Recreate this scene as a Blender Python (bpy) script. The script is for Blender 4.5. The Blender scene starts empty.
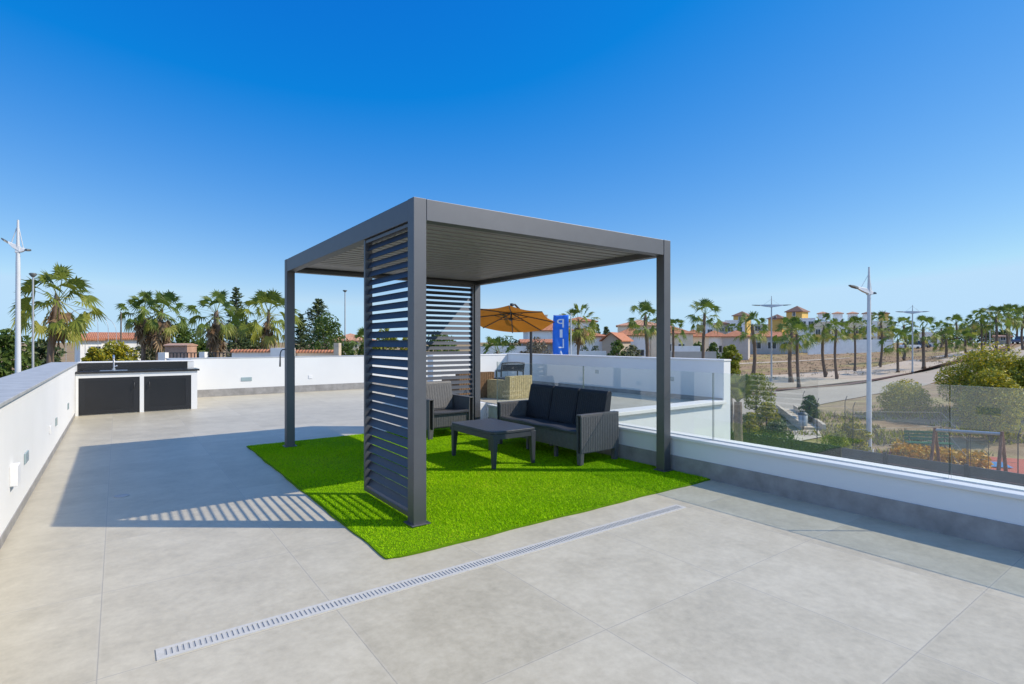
import bpy, math, random
import numpy as np
from mathutils import Vector, Matrix

rng = random.Random(7)
SC = bpy.context.scene
COL = SC.collection
R = math.radians

# ------------------------------------------------------------------ camera, sky, sun, exposure
CAM_Z = 1.405; YAW = R(36.0); FPX = 543.0
cd = bpy.data.cameras.new('camera'); cam = bpy.data.objects.new('camera', cd); COL.objects.link(cam)
cam.location = (0, 0, CAM_Z); cam.rotation_euler = (R(90), 0, -YAW)
cd.sensor_width = 36; cd.lens = FPX/1024*36; cd.clip_start = .05; cd.clip_end = 6000
SC.camera = cam

SUN_TO = Vector((.888, -.664, 1.0)).normalized()
w = bpy.data.worlds.new('World'); SC.world = w; w.use_nodes = True
nt = w.node_tree; nt.nodes.clear()
sky = nt.nodes.new('ShaderNodeTexSky'); sky.sky_type = 'NISHITA'; sky.sun_disc = False
sky.sun_elevation = math.asin(SUN_TO.z); sky.sun_rotation = math.atan2(SUN_TO.x, SUN_TO.y)
sky.altitude = 0; sky.air_density = 1.0; sky.dust_density = 0.0; sky.ozone_density = 5.0
EXPO = .4; STR = .15
sep = nt.nodes.new('ShaderNodeSeparateColor'); com = nt.nodes.new('ShaderNodeCombineColor')
nt.links.new(sky.outputs[0], sep.inputs[0])
def sky_m(op, a, b):
    n = nt.nodes.new('ShaderNodeMath'); n.operation = op; nt.links.new(a, n.inputs[0]); n.inputs[1].default_value = b; return n.outputs[0]
# the deep, clear blue of the photograph: a grade of the whole sky, per channel
K = 1/(STR*2**EXPO)
r_ = sky_m('MAXIMUM', sky_m('SUBTRACT', sky_m('MULTIPLY', sep.outputs[0], STR*1.1), .16), .004)
g_ = sky_m('SUBTRACT', sky_m('MULTIPLY', sep.outputs[1], STR*.87), .02)
b_ = sky_m('MULTIPLY', sky_m('POWER', sky_m('MULTIPLY', sep.outputs[2], STR), .42), .93)
r_ = sky_m('MINIMUM', r_, .50); g_ = sky_m('MINIMUM', g_, .74); b_ = sky_m('MINIMUM', sky_m('MAXIMUM', b_, .60), .97)
lo_ = nt.nodes.new('ShaderNodeMath'); lo_.operation = 'MAXIMUM'; nt.links.new(b_, lo_.inputs[0]); nt.links.new(sky_m('MULTIPLY', g_, 1.28), lo_.inputs[1]); b_ = lo_.outputs[0]
for k_, o_ in enumerate((r_, g_, b_)): nt.links.new(sky_m('MULTIPLY', o_, K), com.inputs[k_])
bg = nt.nodes.new('ShaderNodeBackground'); bg.inputs['Strength'].default_value = STR
# unseen brightening added to the sky overhead and behind the camera to lift shadows
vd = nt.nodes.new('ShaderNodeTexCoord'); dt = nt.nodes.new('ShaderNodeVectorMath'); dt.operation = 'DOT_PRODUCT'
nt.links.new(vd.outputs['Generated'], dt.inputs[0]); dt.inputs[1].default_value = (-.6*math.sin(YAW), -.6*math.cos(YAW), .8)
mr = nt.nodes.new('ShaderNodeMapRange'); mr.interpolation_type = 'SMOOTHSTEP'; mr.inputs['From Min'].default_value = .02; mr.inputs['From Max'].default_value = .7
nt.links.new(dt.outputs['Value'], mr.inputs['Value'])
sky_fill = nt.nodes.new('ShaderNodeMix'); sky_fill.data_type = 'RGBA'; sky_fill.blend_type = 'ADD'; sky_fill.inputs['B'].default_value = (.23*K, .31*K, .38*K, 1)
nt.links.new(mr.outputs[0], sky_fill.inputs['Factor']); nt.links.new(com.outputs[0], sky_fill.inputs['A'])
wo = nt.nodes.new('ShaderNodeOutputWorld')
nt.links.new(sky_fill.outputs['Result'], bg.inputs[0]); nt.links.new(bg.outputs[0], wo.inputs[0])

sl = bpy.data.lights.new('sun', 'SUN'); sl.energy = 3.85; sl.angle = R(.5); sl.color = (1, .90, .75)
so = bpy.data.objects.new('sun', sl); COL.objects.link(so)
so.rotation_euler = (-SUN_TO).to_track_quat('-Z', 'Y').to_euler()
SC.view_settings.view_transform = 'Standard'; SC.view_settings.look = 'None'
SC.view_settings.exposure = EXPO; SC.view_settings.gamma = 1.0
SC.view_settings.use_curve_mapping = False

# ------------------------------------------------------------------ pixel rays (photograph measurements to places in the world)
def ray(px):
    k = (px-512)/FPX; s, c = math.sin(YAW), math.cos(YAW)
    return s+k*c, c-k*s
def at(px, py, d):
    a, b = ray(px); return Vector((a*d, b*d, CAM_Z-(py-342)*d/FPX))
def zpx(py, d): return CAM_Z-(py-342)*d/FPX

# ------------------------------------------------------------------ materials
def ramp(nt, fac, stops):
    n = nt.nodes.new('ShaderNodeValToRGB'); e = n.color_ramp.elements
    while len(e) < len(stops): e.new(.5)
    for i, (p, c) in enumerate(stops): e[i].position = p; e[i].color = (*c, 1)
    nt.links.new(fac, n.inputs[0]); return n.outputs[0]
def base_mat(name):
    m = bpy.data.materials.new(name); m.use_nodes = True
    return m, m.node_tree, m.node_tree.nodes['Principled BSDF']
def coords(nt, space='Object'):
    return nt.nodes.new('ShaderNodeTexCoord').outputs[space]
def noise(nt, vec, scale, detail=4, rough=.55):
    n = nt.nodes.new('ShaderNodeTexNoise'); n.inputs['Scale'].default_value = scale
    n.inputs['Detail'].default_value = detail; n.inputs['Roughness'].default_value = rough
    nt.links.new(vec, n.inputs['Vector']); return n.outputs['Fac']
def bump(nt, p, h, strength, dist=.01):
    b = nt.nodes.new('ShaderNodeBump'); b.inputs['Strength'].default_value = strength; b.inputs['Distance'].default_value = dist
    nt.links.new(h, b.inputs['Height']); nt.links.new(b.outputs[0], p.inputs['Normal'])
def mat(name, col, rough=.6, metal=0, var=.12, scale=3, bmp=0, bscale=60, spec=.5, col2=None, coat=0):
    m, nt, p = base_mat(name)
    v = coords(nt)
    c1 = tuple(x*(1-var) for x in col) if col2 is None else col
    c2 = tuple(min(1, x*(1+var)) for x in col) if col2 is None else col2
    nt.links.new(ramp(nt, noise(nt, v, scale, 5), [(.3, c1), (.7, c2)]), p.inputs['Base Color'])
    p.inputs['Roughness'].default_value = rough; p.inputs['Metallic'].default_value = metal
    p.inputs['Specular IOR Level'].default_value = spec; p.inputs['Coat Weight'].default_value = coat
    if bmp: bump(nt, p, noise(nt, v, bscale, 3), bmp)
    return m
def leaf_mat(name, stops, trans=.25, rough=.5):
    m, nt, p = base_mat(name)
    a = nt.nodes.new('ShaderNodeAttribute'); a.attribute_name = 'rnd'
    c = ramp(nt, a.outputs['Fac'], stops)
    nt.links.new(c, p.inputs['Base Color']); p.inputs['Roughness'].default_value = rough
    p.inputs['Specular IOR Level'].default_value = .35
    t = nt.nodes.new('ShaderNodeBsdfTranslucent'); nt.links.new(c, t.inputs[0])
    mx = nt.nodes.new('ShaderNodeMixShader'); mx.inputs[0].default_value = trans
    out = nt.nodes['Material Output']
    nt.links.new(p.outputs[0], mx.inputs[1]); nt.links.new(t.outputs[0], mx.inputs[2]); nt.links.new(mx.outputs[0], out.inputs[0])
    return m

def math_n(nt, op, a, b=None, c=None):
    n = nt.nodes.new('ShaderNodeMath'); n.operation = op
    for i, x in enumerate((a, b, c)):
        if x is None: continue
        if isinstance(x, (int, float)): n.inputs[i].default_value = x
        else: nt.links.new(x, n.inputs[i])
    return n.outputs[0]

def tile_mat():
    m, nt, p = base_mat('terrace_tile'); v = coords(nt)
    sx = nt.nodes.new('ShaderNodeSeparateXYZ'); nt.links.new(v, sx.inputs[0])
    def cell(o, off, size):
        u = math_n(nt, 'DIVIDE', math_n(nt, 'SUBTRACT', o, off), size)
        return math_n(nt, 'FRACT', u), math_n(nt, 'FLOOR', u)
    fx, ix = cell(sx.outputs[0], -.07, 1.0); fy, iy = cell(sx.outputs[1], .91-.966*10, .966)
    def edge(f): return math_n(nt, 'MINIMUM', f, math_n(nt, 'SUBTRACT', 1.0, f))
    e = math_n(nt, 'MINIMUM', edge(fx), edge(fy))
    groove = math_n(nt, 'LESS_THAN', e, .0022)
    halo = math_n(nt, 'LESS_THAN', e, .011)
    cx = nt.nodes.new('ShaderNodeCombineXYZ'); nt.links.new(ix, cx.inputs[0]); nt.links.new(iy, cx.inputs[1])
    wn = nt.nodes.new('ShaderNodeTexWhiteNoise'); nt.links.new(cx.outputs[0], wn.inputs['Vector'])
    # every slab carries its own cloudy cement figure
    off = nt.nodes.new('ShaderNodeVectorMath'); off.operation = 'MULTIPLY_ADD'
    nt.links.new(wn.outputs['Color'], off.inputs[0]); off.inputs[1].default_value = (9, 9, 9); nt.links.new(v, off.inputs[2])
    n1 = noise(nt, off.outputs[0], 3.2, 10, .68); n2 = noise(nt, off.outputs[0], 22, 8, .7); n3 = noise(nt, v, .35, 3)
    t = math_n(nt, 'ADD', math_n(nt, 'MULTIPLY', n1, .52), math_n(nt, 'MULTIPLY', n2, .42))
    t = math_n(nt, 'ADD', t, math_n(nt, 'MULTIPLY', n3, .12))
    t = math_n(nt, 'ADD', t, math_n(nt, 'MULTIPLY', math_n(nt, 'SUBTRACT', wn.outputs['Value'], .5), .09))
    c = ramp(nt, t, [(.33, (.325, .292, .217)), (.5, (.42, .378, .284)), (.67, (.505, .46, .355))])
    mx = nt.nodes.new('ShaderNodeMix'); mx.data_type = 'RGBA'; nt.links.new(math_n(nt, 'MULTIPLY', halo, .3), mx.inputs['Factor'])
    nt.links.new(c, mx.inputs['A']); mx.inputs['B'].default_value = (.47, .43, .34, 1)
    m2 = nt.nodes.new('ShaderNodeMix'); m2.data_type = 'RGBA'; nt.links.new(math_n(nt, 'MULTIPLY', groove, .5), m2.inputs['Factor'])
    nt.links.new(mx.outputs['Result'], m2.inputs['A']); m2.inputs['B'].default_value = (.2, .19, .18, 1)
    nt.links.new(m2.outputs['Result'], p.inputs['Base Color'])
    nt.links.new(math_n(nt, 'MULTIPLY_ADD', n2, .25, .30), p.inputs['Roughness']); p.inputs['Specular IOR Level'].default_value = .5
    h = math_n(nt, 'SUBTRACT', math_n(nt, 'MULTIPLY', n2, .15), groove); bump(nt, p, h, .35, .003)
    return m

def glass_mat(name, tint, ior=1.5):
    m, nt, p = base_mat(name); nt.nodes.remove(p)
    t = nt.nodes.new('ShaderNodeBsdfTransparent'); t.inputs[0].default_value = (*tint, 1)
    g = nt.nodes.new('ShaderNodeBsdfGlossy'); g.inputs['Roughness'].default_value = .0
    f = nt.nodes.new('ShaderNodeFresnel'); f.inputs[0].default_value = ior
    mx = nt.nodes.new('ShaderNodeMixShader')
    geo = nt.nodes.new('ShaderNodeNewGeometry')          # mirror only at the outer face of the pane
    fac = math_n(nt, 'MULTIPLY', f.outputs[0], math_n(nt, 'SUBTRACT', 1.0, geo.outputs['Backfacing']))
    for a, b in ((fac, 0), (t.outputs[0], 1), (g.outputs[0], 2)): nt.links.new(a, mx.inputs[b])
    d = nt.nodes.new('ShaderNodeBsdfDiffuse'); d.inputs[0].default_value = (.75, .8, .8, 1)      # fine dust film
    m2 = nt.nodes.new('ShaderNodeMixShader'); m2.inputs[0].default_value = .035
    nt.links.new(mx.outputs[0], m2.inputs[1]); nt.links.new(d.outputs[0], m2.inputs[2])
    nt.links.new(m2.outputs[0], nt.nodes['Material Output'].inputs[0]); return m

def roof_mat(name, c1, c2):
    m, nt, p = base_mat(name); v = coords(nt)
    wv = nt.nodes.new('ShaderNodeTexWave'); wv.inputs['Scale'].default_value = 1.6; wv.bands_direction = 'X'
    nt.links.new(v, wv.inputs['Vector'])
    n = noise(nt, v, 2.5, 6, .7)
    nt.links.new(ramp(nt, n, [(.3, c1), (.7, c2)]), p.inputs['Base Color']); p.inputs['Roughness'].default_value = .8
    bump(nt, p, wv.outputs['Fac'], .6, .08); return m

def terrain_mat():
    m, nt, p = base_mat('dry_earth'); v = coords(nt)
    n1 = noise(nt, v, .05, 8, .65); n2 = noise(nt, v, .7, 6, .7); n3 = noise(nt, v, .13, 5, .6)
    c1 = ramp(nt, n2, [(.3, (.19, .125, .07)), (.5, (.29, .20, .12)), (.7, (.39, .28, .175))])
    c2 = ramp(nt, n2, [(.3, (.19, .17, .06)), (.55, (.33, .26, .12)), (.75, (.44, .34, .19))])
    mx = nt.nodes.new('ShaderNodeMix'); mx.data_type = 'RGBA'
    nt.links.new(ramp(nt, n3, [(.5, (0, 0, 0)), (.62, (1, 1, 1))]), mx.inputs['Factor'])
    nt.links.new(c1, mx.inputs['A']); nt.links.new(c2, mx.inputs['B'])
    nt.links.new(mx.outputs['Result'], p.inputs['Base Color']); p.inputs['Roughness'].default_value = .95
    p.inputs['Specular IOR Level'].default_value = .1
    bump(nt, p, n2, .5, .15); return m

def facade_mat(name, col):
    return mat(name, col, .85, var=.07, scale=1.2, spec=.2)

M = {}
M['tile'] = tile_mat()
M['render'] = mat('white_render', (.70, .70, .69), .85, var=.025, scale=1.5, bmp=.12, bscale=120, spec=.2)
M['render_coping'] = mat('white_coping', (.72, .70, .67), .6, var=.03, scale=2, spec=.3)
M['stone_coping'] = mat('grey_stone_coping', (.36, .37, .37), .6, var=.14, scale=6, bmp=.1, bscale=40)
M['plinth'] = mat('grey_plinth_tile', (.27, .26, .25), .6, var=.22, scale=7, bmp=.1, bscale=50)
M['step'] = mat('terrace_side', (.74, .74, .73), .7, var=.04)
M['anthracite'] = mat('anthracite_powder_coat', (.150, .153, .164), .54, metal=.95, var=.03, scale=8, bmp=.03, bscale=500)
M['anth_dark'] = mat('anthracite_seam', (.012, .013, .016), .5, var=.05)
M['slat'] = mat('louver_slat_coat', (.085, .09, .105), .5, metal=.92, var=.03, scale=8)
M['roof_slat'] = mat('roof_slat_coat', (.27, .25, .258), .5, metal=.2, var=.03, scale=8)
M['rattan'] = mat('graphite_resin_weave', (.095, .095, .10), .5, var=.12, scale=30, bmp=.4, bscale=180)
M['cushion'] = mat('dark_navy_weave', (.011, .015, .024), .6, var=.25, scale=40, bmp=.5, bscale=220)
M['resin_top'] = mat('graphite_resin', (.04, .044, .054), .42, var=.08, scale=20, bmp=.2, bscale=160)
M['wicker'] = mat('pale_wicker', (.42, .33, .16), .7, var=.3, scale=25, bmp=.8, bscale=70)
M['wicker_brown'] = mat('brown_wicker', (.16, .085, .035), .7, var=.3, scale=25, bmp=.8, bscale=70)
M['navy'] = mat('navy_fabric', (.03, .04, .06), .85, var=.2, scale=20)
M['canvas'] = None
M['granite'] = mat('black_granite', (.02, .02, .022), .18, var=.4, scale=60)
M['door'] = mat('black_door_panel', (.013, .013, .015), .3, var=.1, scale=3)
M['steel'] = mat('brushed_steel', (.55, .56, .58), .3, metal=.9, var=.06, scale=30)
M['drain'] = mat('galvanised_grating', (.455, .445, .415), .6, metal=0, var=.08, scale=40)
M['hole'] = mat('drain_slot', (.34, .35, .355), .8, var=.1)
M['white_plastic'] = mat('white_plastic', (.72, .72, .72), .45, var=.03)
M['lens'] = mat('light_lens', (.28, .36, .38), .2, var=.1)
M['lamp_white'] = mat('white_painted_steel', (.60, .61, .62), .45, var=.05, scale=2)
M['lamp_grey'] = mat('galvanised_pole', (.42, .43, .44), .45, metal=.3, var=.1, scale=2)
M['lamp_dark'] = mat('dark_luminaire', (.10, .11, .11), .5, var=.1)
M['glass'] = glass_mat('clear_glass', (.945, .975, .966), 1.95)
M['glass_edge'] = mat('green_glass_edge', (.07, .12, .13), .15, var=.1, spec=.7)
M['terrain'] = terrain_mat()
M['road'] = mat('pale_concrete_road', (.40, .34, .265), .85, var=.10, scale=.25, bmp=.1, bscale=8, spec=.2)
M['walk'] = mat('pink_paving', (.46, .375, .28), .85, var=.10, scale=.4, bmp=.1, bscale=8, spec=.2)
M['kerb'] = mat('red_planting_strip', (.13, .055, .035), .9, var=.25, scale=1)
M['rubber'] = mat('red_rubber', (.42, .10, .06), .9, var=.12, scale=1)
M['rubber_blue'] = mat('blue_rubber', (.05, .20, .42), .9, var=.12, scale=1)
M['grass_base'] = mat('turf_backing', (.10, .20, .002), .95, var=.2, scale=30, spec=.1)
M['grass'] = leaf_mat('artificial_turf', [(0, (.12, .30, .0)), (.5, (.28, .54, .0)), (.85, (.43, .67, .002)), (1, (.52, .50, .04))], .15, .6)
M['grass'].node_tree.nodes['Principled BSDF'].inputs['Specular IOR Level'].default_value = .08
M['palm'] = leaf_mat('palm_leaf', [(0, (.07, .12, .02)), (.45, (.15, .21, .032)), (.75, (.32, .32, .06)), (.9, (.36, .31, .11)), (1, (.30, .20, .10))], .4)
M['palm_bright'] = leaf_mat('young_palm_leaf', [(0, (.10, .145, .02)), (.45, (.24, .27, .034)), (.8, (.36, .34, .07)), (1, (.45, .34, .13))], .4)
M['skirt'] = leaf_mat('dead_palm_leaf', [(0, (.10, .06, .035)), (.6, (.20, .13, .075)), (1, (.30, .21, .12))], .15, .8)
M['palm_trunk'] = mat('palm_bark', (.16, .115, .085), .95, var=.35, scale=14, bmp=.8, bscale=20)
M['bark'] = mat('tree_bark', (.15, .12, .09), .95, var=.3, scale=9, bmp=.7, bscale=20)
M['leaf_dark'] = leaf_mat('dark_foliage', [(0, (.025, .045, .018)), (.5, (.055, .09, .03)), (1, (.17, .19, .07))], .3)
M['leaf_green'] = leaf_mat('green_foliage', [(0, (.045, .085, .016)), (.6, (.095, .155, .026)), (1, (.19, .23, .045))], .35)
M['leaf_olive'] = leaf_mat('olive_foliage', [(0, (.07, .085, .04)), (.6, (.14, .155, .075)), (1, (.23, .225, .11))], .3)
M['leaf_yellow'] = leaf_mat('mimosa_foliage', [(0, (.11, .14, .022)), (.4, (.22, .24, .03)), (.62, (.42, .37, .025)), (1, (.68, .50, .015))], .35)
M['leaf_lime'] = leaf_mat('lime_foliage', [(0, (.12, .15, .018)), (.6, (.27, .29, .03)), (1, (.48, .43, .04))], .4)
M['leaf_dry'] = leaf_mat('dry_scrub', [(0, (.13, .11, .07)), (.6, (.20, .17, .11)), (1, (.28, .23, .15))], .15)
M['flower'] = leaf_mat('orange_flowers', [(0, (.10, .13, .02)), (.3, (.5, .26, .01)), (1, (.75, .40, .01))], .2)
M['wall_white'] = facade_mat('house_white', (.80, .78, .74))
M['wall_cream'] = facade_mat('house_cream', (.72, .60, .45))
M['wall_beige'] = facade_mat('house_beige', (.40, .33, .26))
M['wall_yellow'] = facade_mat('house_yellow', (.64, .42, .13))
M['wall_grey'] = facade_mat('house_grey', (.45, .41, .37))
M['wall_stone'] = mat('rubble_stone', (.28, .25, .22), .95, var=.4, scale=2.5, bmp=.6, bscale=5)
M['brick'] = mat('pink_brickwork', (.42, .26, .19), .9, var=.2, scale=2)
M['roof'] = roof_mat('terracotta_tiles', (.36, .12, .05), (.52, .22, .11))
M['roof_pale'] = roof_mat('pale_terracotta_tiles', (.45, .20, .11), (.60, .33, .20))
M['roof_brown'] = roof_mat('brown_tiles', (.17, .09, .065), (.27, .14, .09))
M['window'] = mat('window_glass', (.035, .042, .05), .15, var=.2, scale=.6)
M['frame'] = mat('window_frame', (.66, .64, .6), .5, var=.03)
M['shutter'] = mat('brown_shutter', (.12, .08, .06), .7, var=.1)
M['fence_grey'] = mat('dark_grey_boards', (.085, .085, .088), .6, var=.2, scale=3)
M['fence_post'] = mat('grey_fence_post', (.035, .036, .038), .6, var=.1)
M['hedge_screen'] = leaf_mat('hedge_screen', [(0, (.008, .022, .008)), (.7, (.018, .045, .016)), (1, (.03, .07, .02))], .1)
M['wire'] = mat('chain_link_wire', (.25, .26, .26), .5, metal=.5, var=.1)
M['bench'] = mat('green_bench_paint', (.02, .14, .07), .5, var=.1, scale=6)
M['iron'] = mat('dark_iron', (.035, .037, .04), .5, var=.1)
M['wood_red'] = mat('red_stained_timber', (.20, .075, .045), .7, var=.25, scale=6, bmp=.3, bscale=20)
M['cream_stone'] = mat('cream_stone', (.55, .46, .35), .85, var=.15, scale=3)
M['tyre'] = mat('tyre_rubber', (.02, .02, .02), .8, var=.1)
M['car_white'] = mat('white_car_paint', (.7, .71, .72), .25, var=.02, coat=.6)
M['car_blue'] = mat('dark_blue_car_paint', (.03, .06, .13), .25, var=.05, coat=.6)
M['text_white'] = mat('white_print', (.75, .78, .82), .7, var=.02)
M['lawn'] = mat('garden_lawn', (.03, .06, .012), .95, var=.3, scale=5, bmp=.4, bscale=40)

def cloth_mat(name, col, var, trans):
    m, nt, p = base_mat(name); v = coords(nt)
    c = ramp(nt, noise(nt, v, 2.5, 4), [(.3, tuple(x*(1-var) for x in col)), (.7, tuple(x*(1+var) for x in col))])
    nt.links.new(c, p.inputs['Base Color']); p.inputs['Roughness'].default_value = .9; p.inputs['Specular IOR Level'].default_value = .1
    t = nt.nodes.new('ShaderNodeBsdfTranslucent'); nt.links.new(c, t.inputs[0])
    mx = nt.nodes.new('ShaderNodeMixShader'); mx.inputs[0].default_value = trans
    nt.links.new(p.outputs[0], mx.inputs[1]); nt.links.new(t.outputs[0], mx.inputs[2]); nt.links.new(mx.outputs[0], nt.nodes['Material Output'].inputs[0])
    return m
M['canvas'] = cloth_mat('orange_canvas', (.40, .155, .02), .08, .35)
M['flag'] = cloth_mat('blue_flag_cloth', (.11, .37, .90), .08, .6)

# ------------------------------------------------------------------ object helpers
def tag(o, label=None, cat=None, group=None, kind=None):
    if label: o['label'] = label
    if cat: o['category'] = cat
    if group: o['group'] = group
    if kind: o['kind'] = kind
    return o
def thing(name, label, cat, loc=(0, 0, 0), rotz=0, group=None):
    o = bpy.data.objects.new(name, None); COL.objects.link(o); o.empty_display_size = .2
    o.location = loc; o.rotation_euler = (0, 0, rotz)
    return tag(o, label, cat, group)
def root_of(o):
    while o.parent: o = o.parent
    return o
class MB:
    def __init__(s): s.v = []; s.f = []; s.mi = []; s.sm = []; s.r = []
    def add(s, vs, fs, mi=0, sm=False, r=0.0):
        n = len(s.v); s.v += [tuple(x) for x in vs]
        for f in fs: s.f.append(tuple(n+i for i in f)); s.mi.append(mi); s.sm.append(sm); s.r.append(r)
        return s
    def box(s, x0, x1, y0, y1, z0, z1, mi=0):
        return s.add([(x0,y0,z0),(x1,y0,z0),(x1,y1,z0),(x0,y1,z0),(x0,y0,z1),(x1,y0,z1),(x1,y1,z1),(x0,y1,z1)],
            [(0,3,2,1),(4,5,6,7),(0,1,5,4),(1,2,6,5),(2,3,7,6),(3,0,4,7)], mi)
    def obox(s, mtx, sx, sy, sz, mi=0):
        vs = [mtx @ Vector((x*sx/2, y*sy/2, z*sz/2)) for z in (-1,1) for x, y in ((-1,-1),(1,-1),(1,1),(-1,1))]
        return s.add(vs, [(0,3,2,1),(4,5,6,7),(0,1,5,4),(1,2,6,5),(2,3,7,6),(3,0,4,7)], mi)
    def prism(s, poly, fn, a, b, mi=0):
        # poly: 2D outline, fn(u,v,t) -> xyz, extruded from t=a to t=b
        n = len(poly); vs = [fn(u, v, a) for u, v in poly]+[fn(u, v, b) for u, v in poly]
        fs = [tuple(range(n))[::-1], tuple(range(n, 2*n))]+[(i, (i+1) % n, n+(i+1) % n, n+i) for i in range(n)]
        return s.add(vs, fs, mi)
    def tube(s, pts, rad, n=10, mi=0, cap=True):
        pts = [Vector(p) for p in pts]; m = len(pts)
        if isinstance(rad, (int, float)): rad = [rad]*m
        vs = []; t0 = (pts[1]-pts[0]).normalized()
        u = t0.orthogonal().normalized()
        for i, p in enumerate(pts):
            t = (pts[min(i+1, m-1)]-pts[max(i-1, 0)]).normalized()
            u = (u-t*u.dot(t)).normalized(); q = t.cross(u)
            vs += [p+(u*math.cos(2*math.pi*k/n)+q*math.sin(2*math.pi*k/n))*rad[i] for k in range(n)]
        fs = [(i*n+k, i*n+(k+1) % n, (i+1)*n+(k+1) % n, (i+1)*n+k) for i in range(m-1) for k in range(n)]
        s.add(vs, fs, mi, True)
        if cap:
            s.add(vs[:n], [tuple(range(n))[::-1]], mi); s.add(vs[-n:], [tuple(range(n))], mi)
        return s
    def ribs(s, o, u, v, nrm, n, depth, mi=0):
        # a ribbed sheet: n rounded ribs across u, running along v, bulging along nrm
        o, u, v, nrm = map(Vector, (o, u, v, nrm)); k = 4; prof = [(0, 0), (.18, .8), (.5, 1), (.82, .8)]
        st = [((i+a)/n, b) for i in range(n) for a, b in prof]+[(1, 0)]
        vs = [o+u*a+nrm*(b*depth) for a, b in st]+[o+u*a+nrm*(b*depth)+v for a, b in st]; m = len(st)
        return s.add(vs, [(i, i+1, m+i+1, m+i) for i in range(m-1)], mi)
    def build(s, name, mats, parent=None, world=False, origin=None, bevel=0, seg=2):
        me = bpy.data.meshes.new(name); vs = s.v
        o = bpy.data.objects.new(name, me); COL.objects.link(o)
        if parent is not None:
            o.parent = parent
            if world: L = root_of(parent).location; vs = [(x-L.x, y-L.y, z-L.z) for x, y, z in vs]
        elif origin is not None:
            vs = [(x-origin[0], y-origin[1], z-origin[2]) for x, y, z in vs]; o.location = origin
        me.from_pydata(vs, [], s.f)
        for m in (mats if isinstance(mats, (list, tuple)) else [mats]): me.materials.append(m)
        me.polygons.foreach_set('material_index', s.mi); me.polygons.foreach_set('use_smooth', s.sm)
        if any(s.r):
            a = me.attributes.new('rnd', 'FLOAT', 'FACE'); a.data.foreach_set('value', s.r)
        me.update()
        if bevel:
            b = o.modifiers.new('bevel', 'BEVEL'); b.width = bevel; b.segments = seg; b.limit_method = 'ANGLE'; b.angle_limit = R(40)
        return o
def copy_tree(src, loc, rotz=0, scale=1, label=None, group=None):
    c = src.copy(); COL.objects.link(c); c.location = loc; c.rotation_euler = (0, 0, rotz); c.scale = (scale,)*3
    if label: c['label'] = label
    if group: c['group'] = group
    def rec(a, b):
        for ch in list(a.children):
            k = ch.copy(); COL.objects.link(k); k.parent = b; rec(ch, k)
    rec(src, c); return c
def struct(o, label=None): o['kind'] = 'structure'; return o

# ------------------------------------------------------------------ terrain (one sheet to the horizon)
GZ = -3.3
CTRL = []
def cp(px, d, z): a, b = ray(px); CTRL.append((a*d, b*d, z))
for px in (-150, 50, 250, 420, 560): cp(px, 30, -3.25); cp(px, 60, -3.0); cp(px, 120, -2.2); cp(px, 300, -1.2)
for px in (640, 740): cp(px, 24, -3.3); cp(px, 42, -3.15)
cp(820, 22, -3.3); cp(920, 17, -3.3); cp(930, 22, -3.3); cp(1010, 18, -3.3); cp(830, 30, -3.2); cp(1100, 16, -3.3); cp(1010, 14, -3.3)
for px, d, z in ((800, 50, -2.9), (740, 60, -2.9), (900, 50, -2.9), (855, 69, -2.3), (700, 95, -2.4), (700, 130, -1.2), (640, 120, -1.1),
                 (780, 140, -.9), (860, 120, -.9), (925, 67, -2.17), (960, 85, -.9), (995, 79, -.05), (1008, 88, .2), (1017, 100, .9),
                 (1060, 70, .4), (1100, 100, 1.4), (1000, 150, 1.2), (930, 150, .3), (940, 45, -2.6), (990, 48, -1.9), (985, 32, -2.0), (1060, 32, -1.6),
                 (1000, 300, 1.0), (860, 300, .2), (700, 300, -.2), (1150, 300, 1.2)): cp(px, d, z)
for k in range(14):
    a = 2*math.pi*k/14; CTRL += [(1500*math.sin(a), 1500*math.cos(a), -.5)]
    if not 0 < math.degrees(a) < 100: CTRL += [(25*math.sin(a), 25*math.cos(a), GZ), (120*math.sin(a), 120*math.cos(a), -2.5)]
CTRL += [(x, y, GZ) for x in (-2, 4, 12) for y in (-8, 3, 12)]
CA = np.array(CTRL); CC = 6.0
_ph = lambda d2: np.sqrt(d2+CC*CC)
_A = _ph(((CA[:, None, :2]-CA[None, :, :2])**2).sum(2)) - np.eye(len(CA))*3.0
_W = np.linalg.solve(_A, CA[:, 2])
def T(x, y):
    x = np.atleast_1d(np.asarray(x, float)); y = np.atleast_1d(np.asarray(y, float))
    out = np.empty(len(x))
    for i in range(0, len(x), 4000):
        d2 = (x[i:i+4000, None]-CA[None, :, 0])**2+(y[i:i+4000, None]-CA[None, :, 1])**2
        out[i:i+4000] = _ph(d2) @ _W
    return out
def Tz(x, y): return float(T(x, y)[0])
def ground(px, py, lo=8.0, hi=600.0):
    a, b = ray(px); ds = np.geomspace(lo, hi, 900); zr = CAM_Z-(py-342)*ds/FPX
    g = T(a*ds, b*ds); below = np.nonzero(zr <= g)[0]
    d = ds[below[0]] if len(below) else hi
    return Vector((a*d, b*d, Tz(a*d, b*d))), d
def onground(px, d):
    a, b = ray(px); return Vector((a*d, b*d, Tz(a*d, b*d)))

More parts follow.
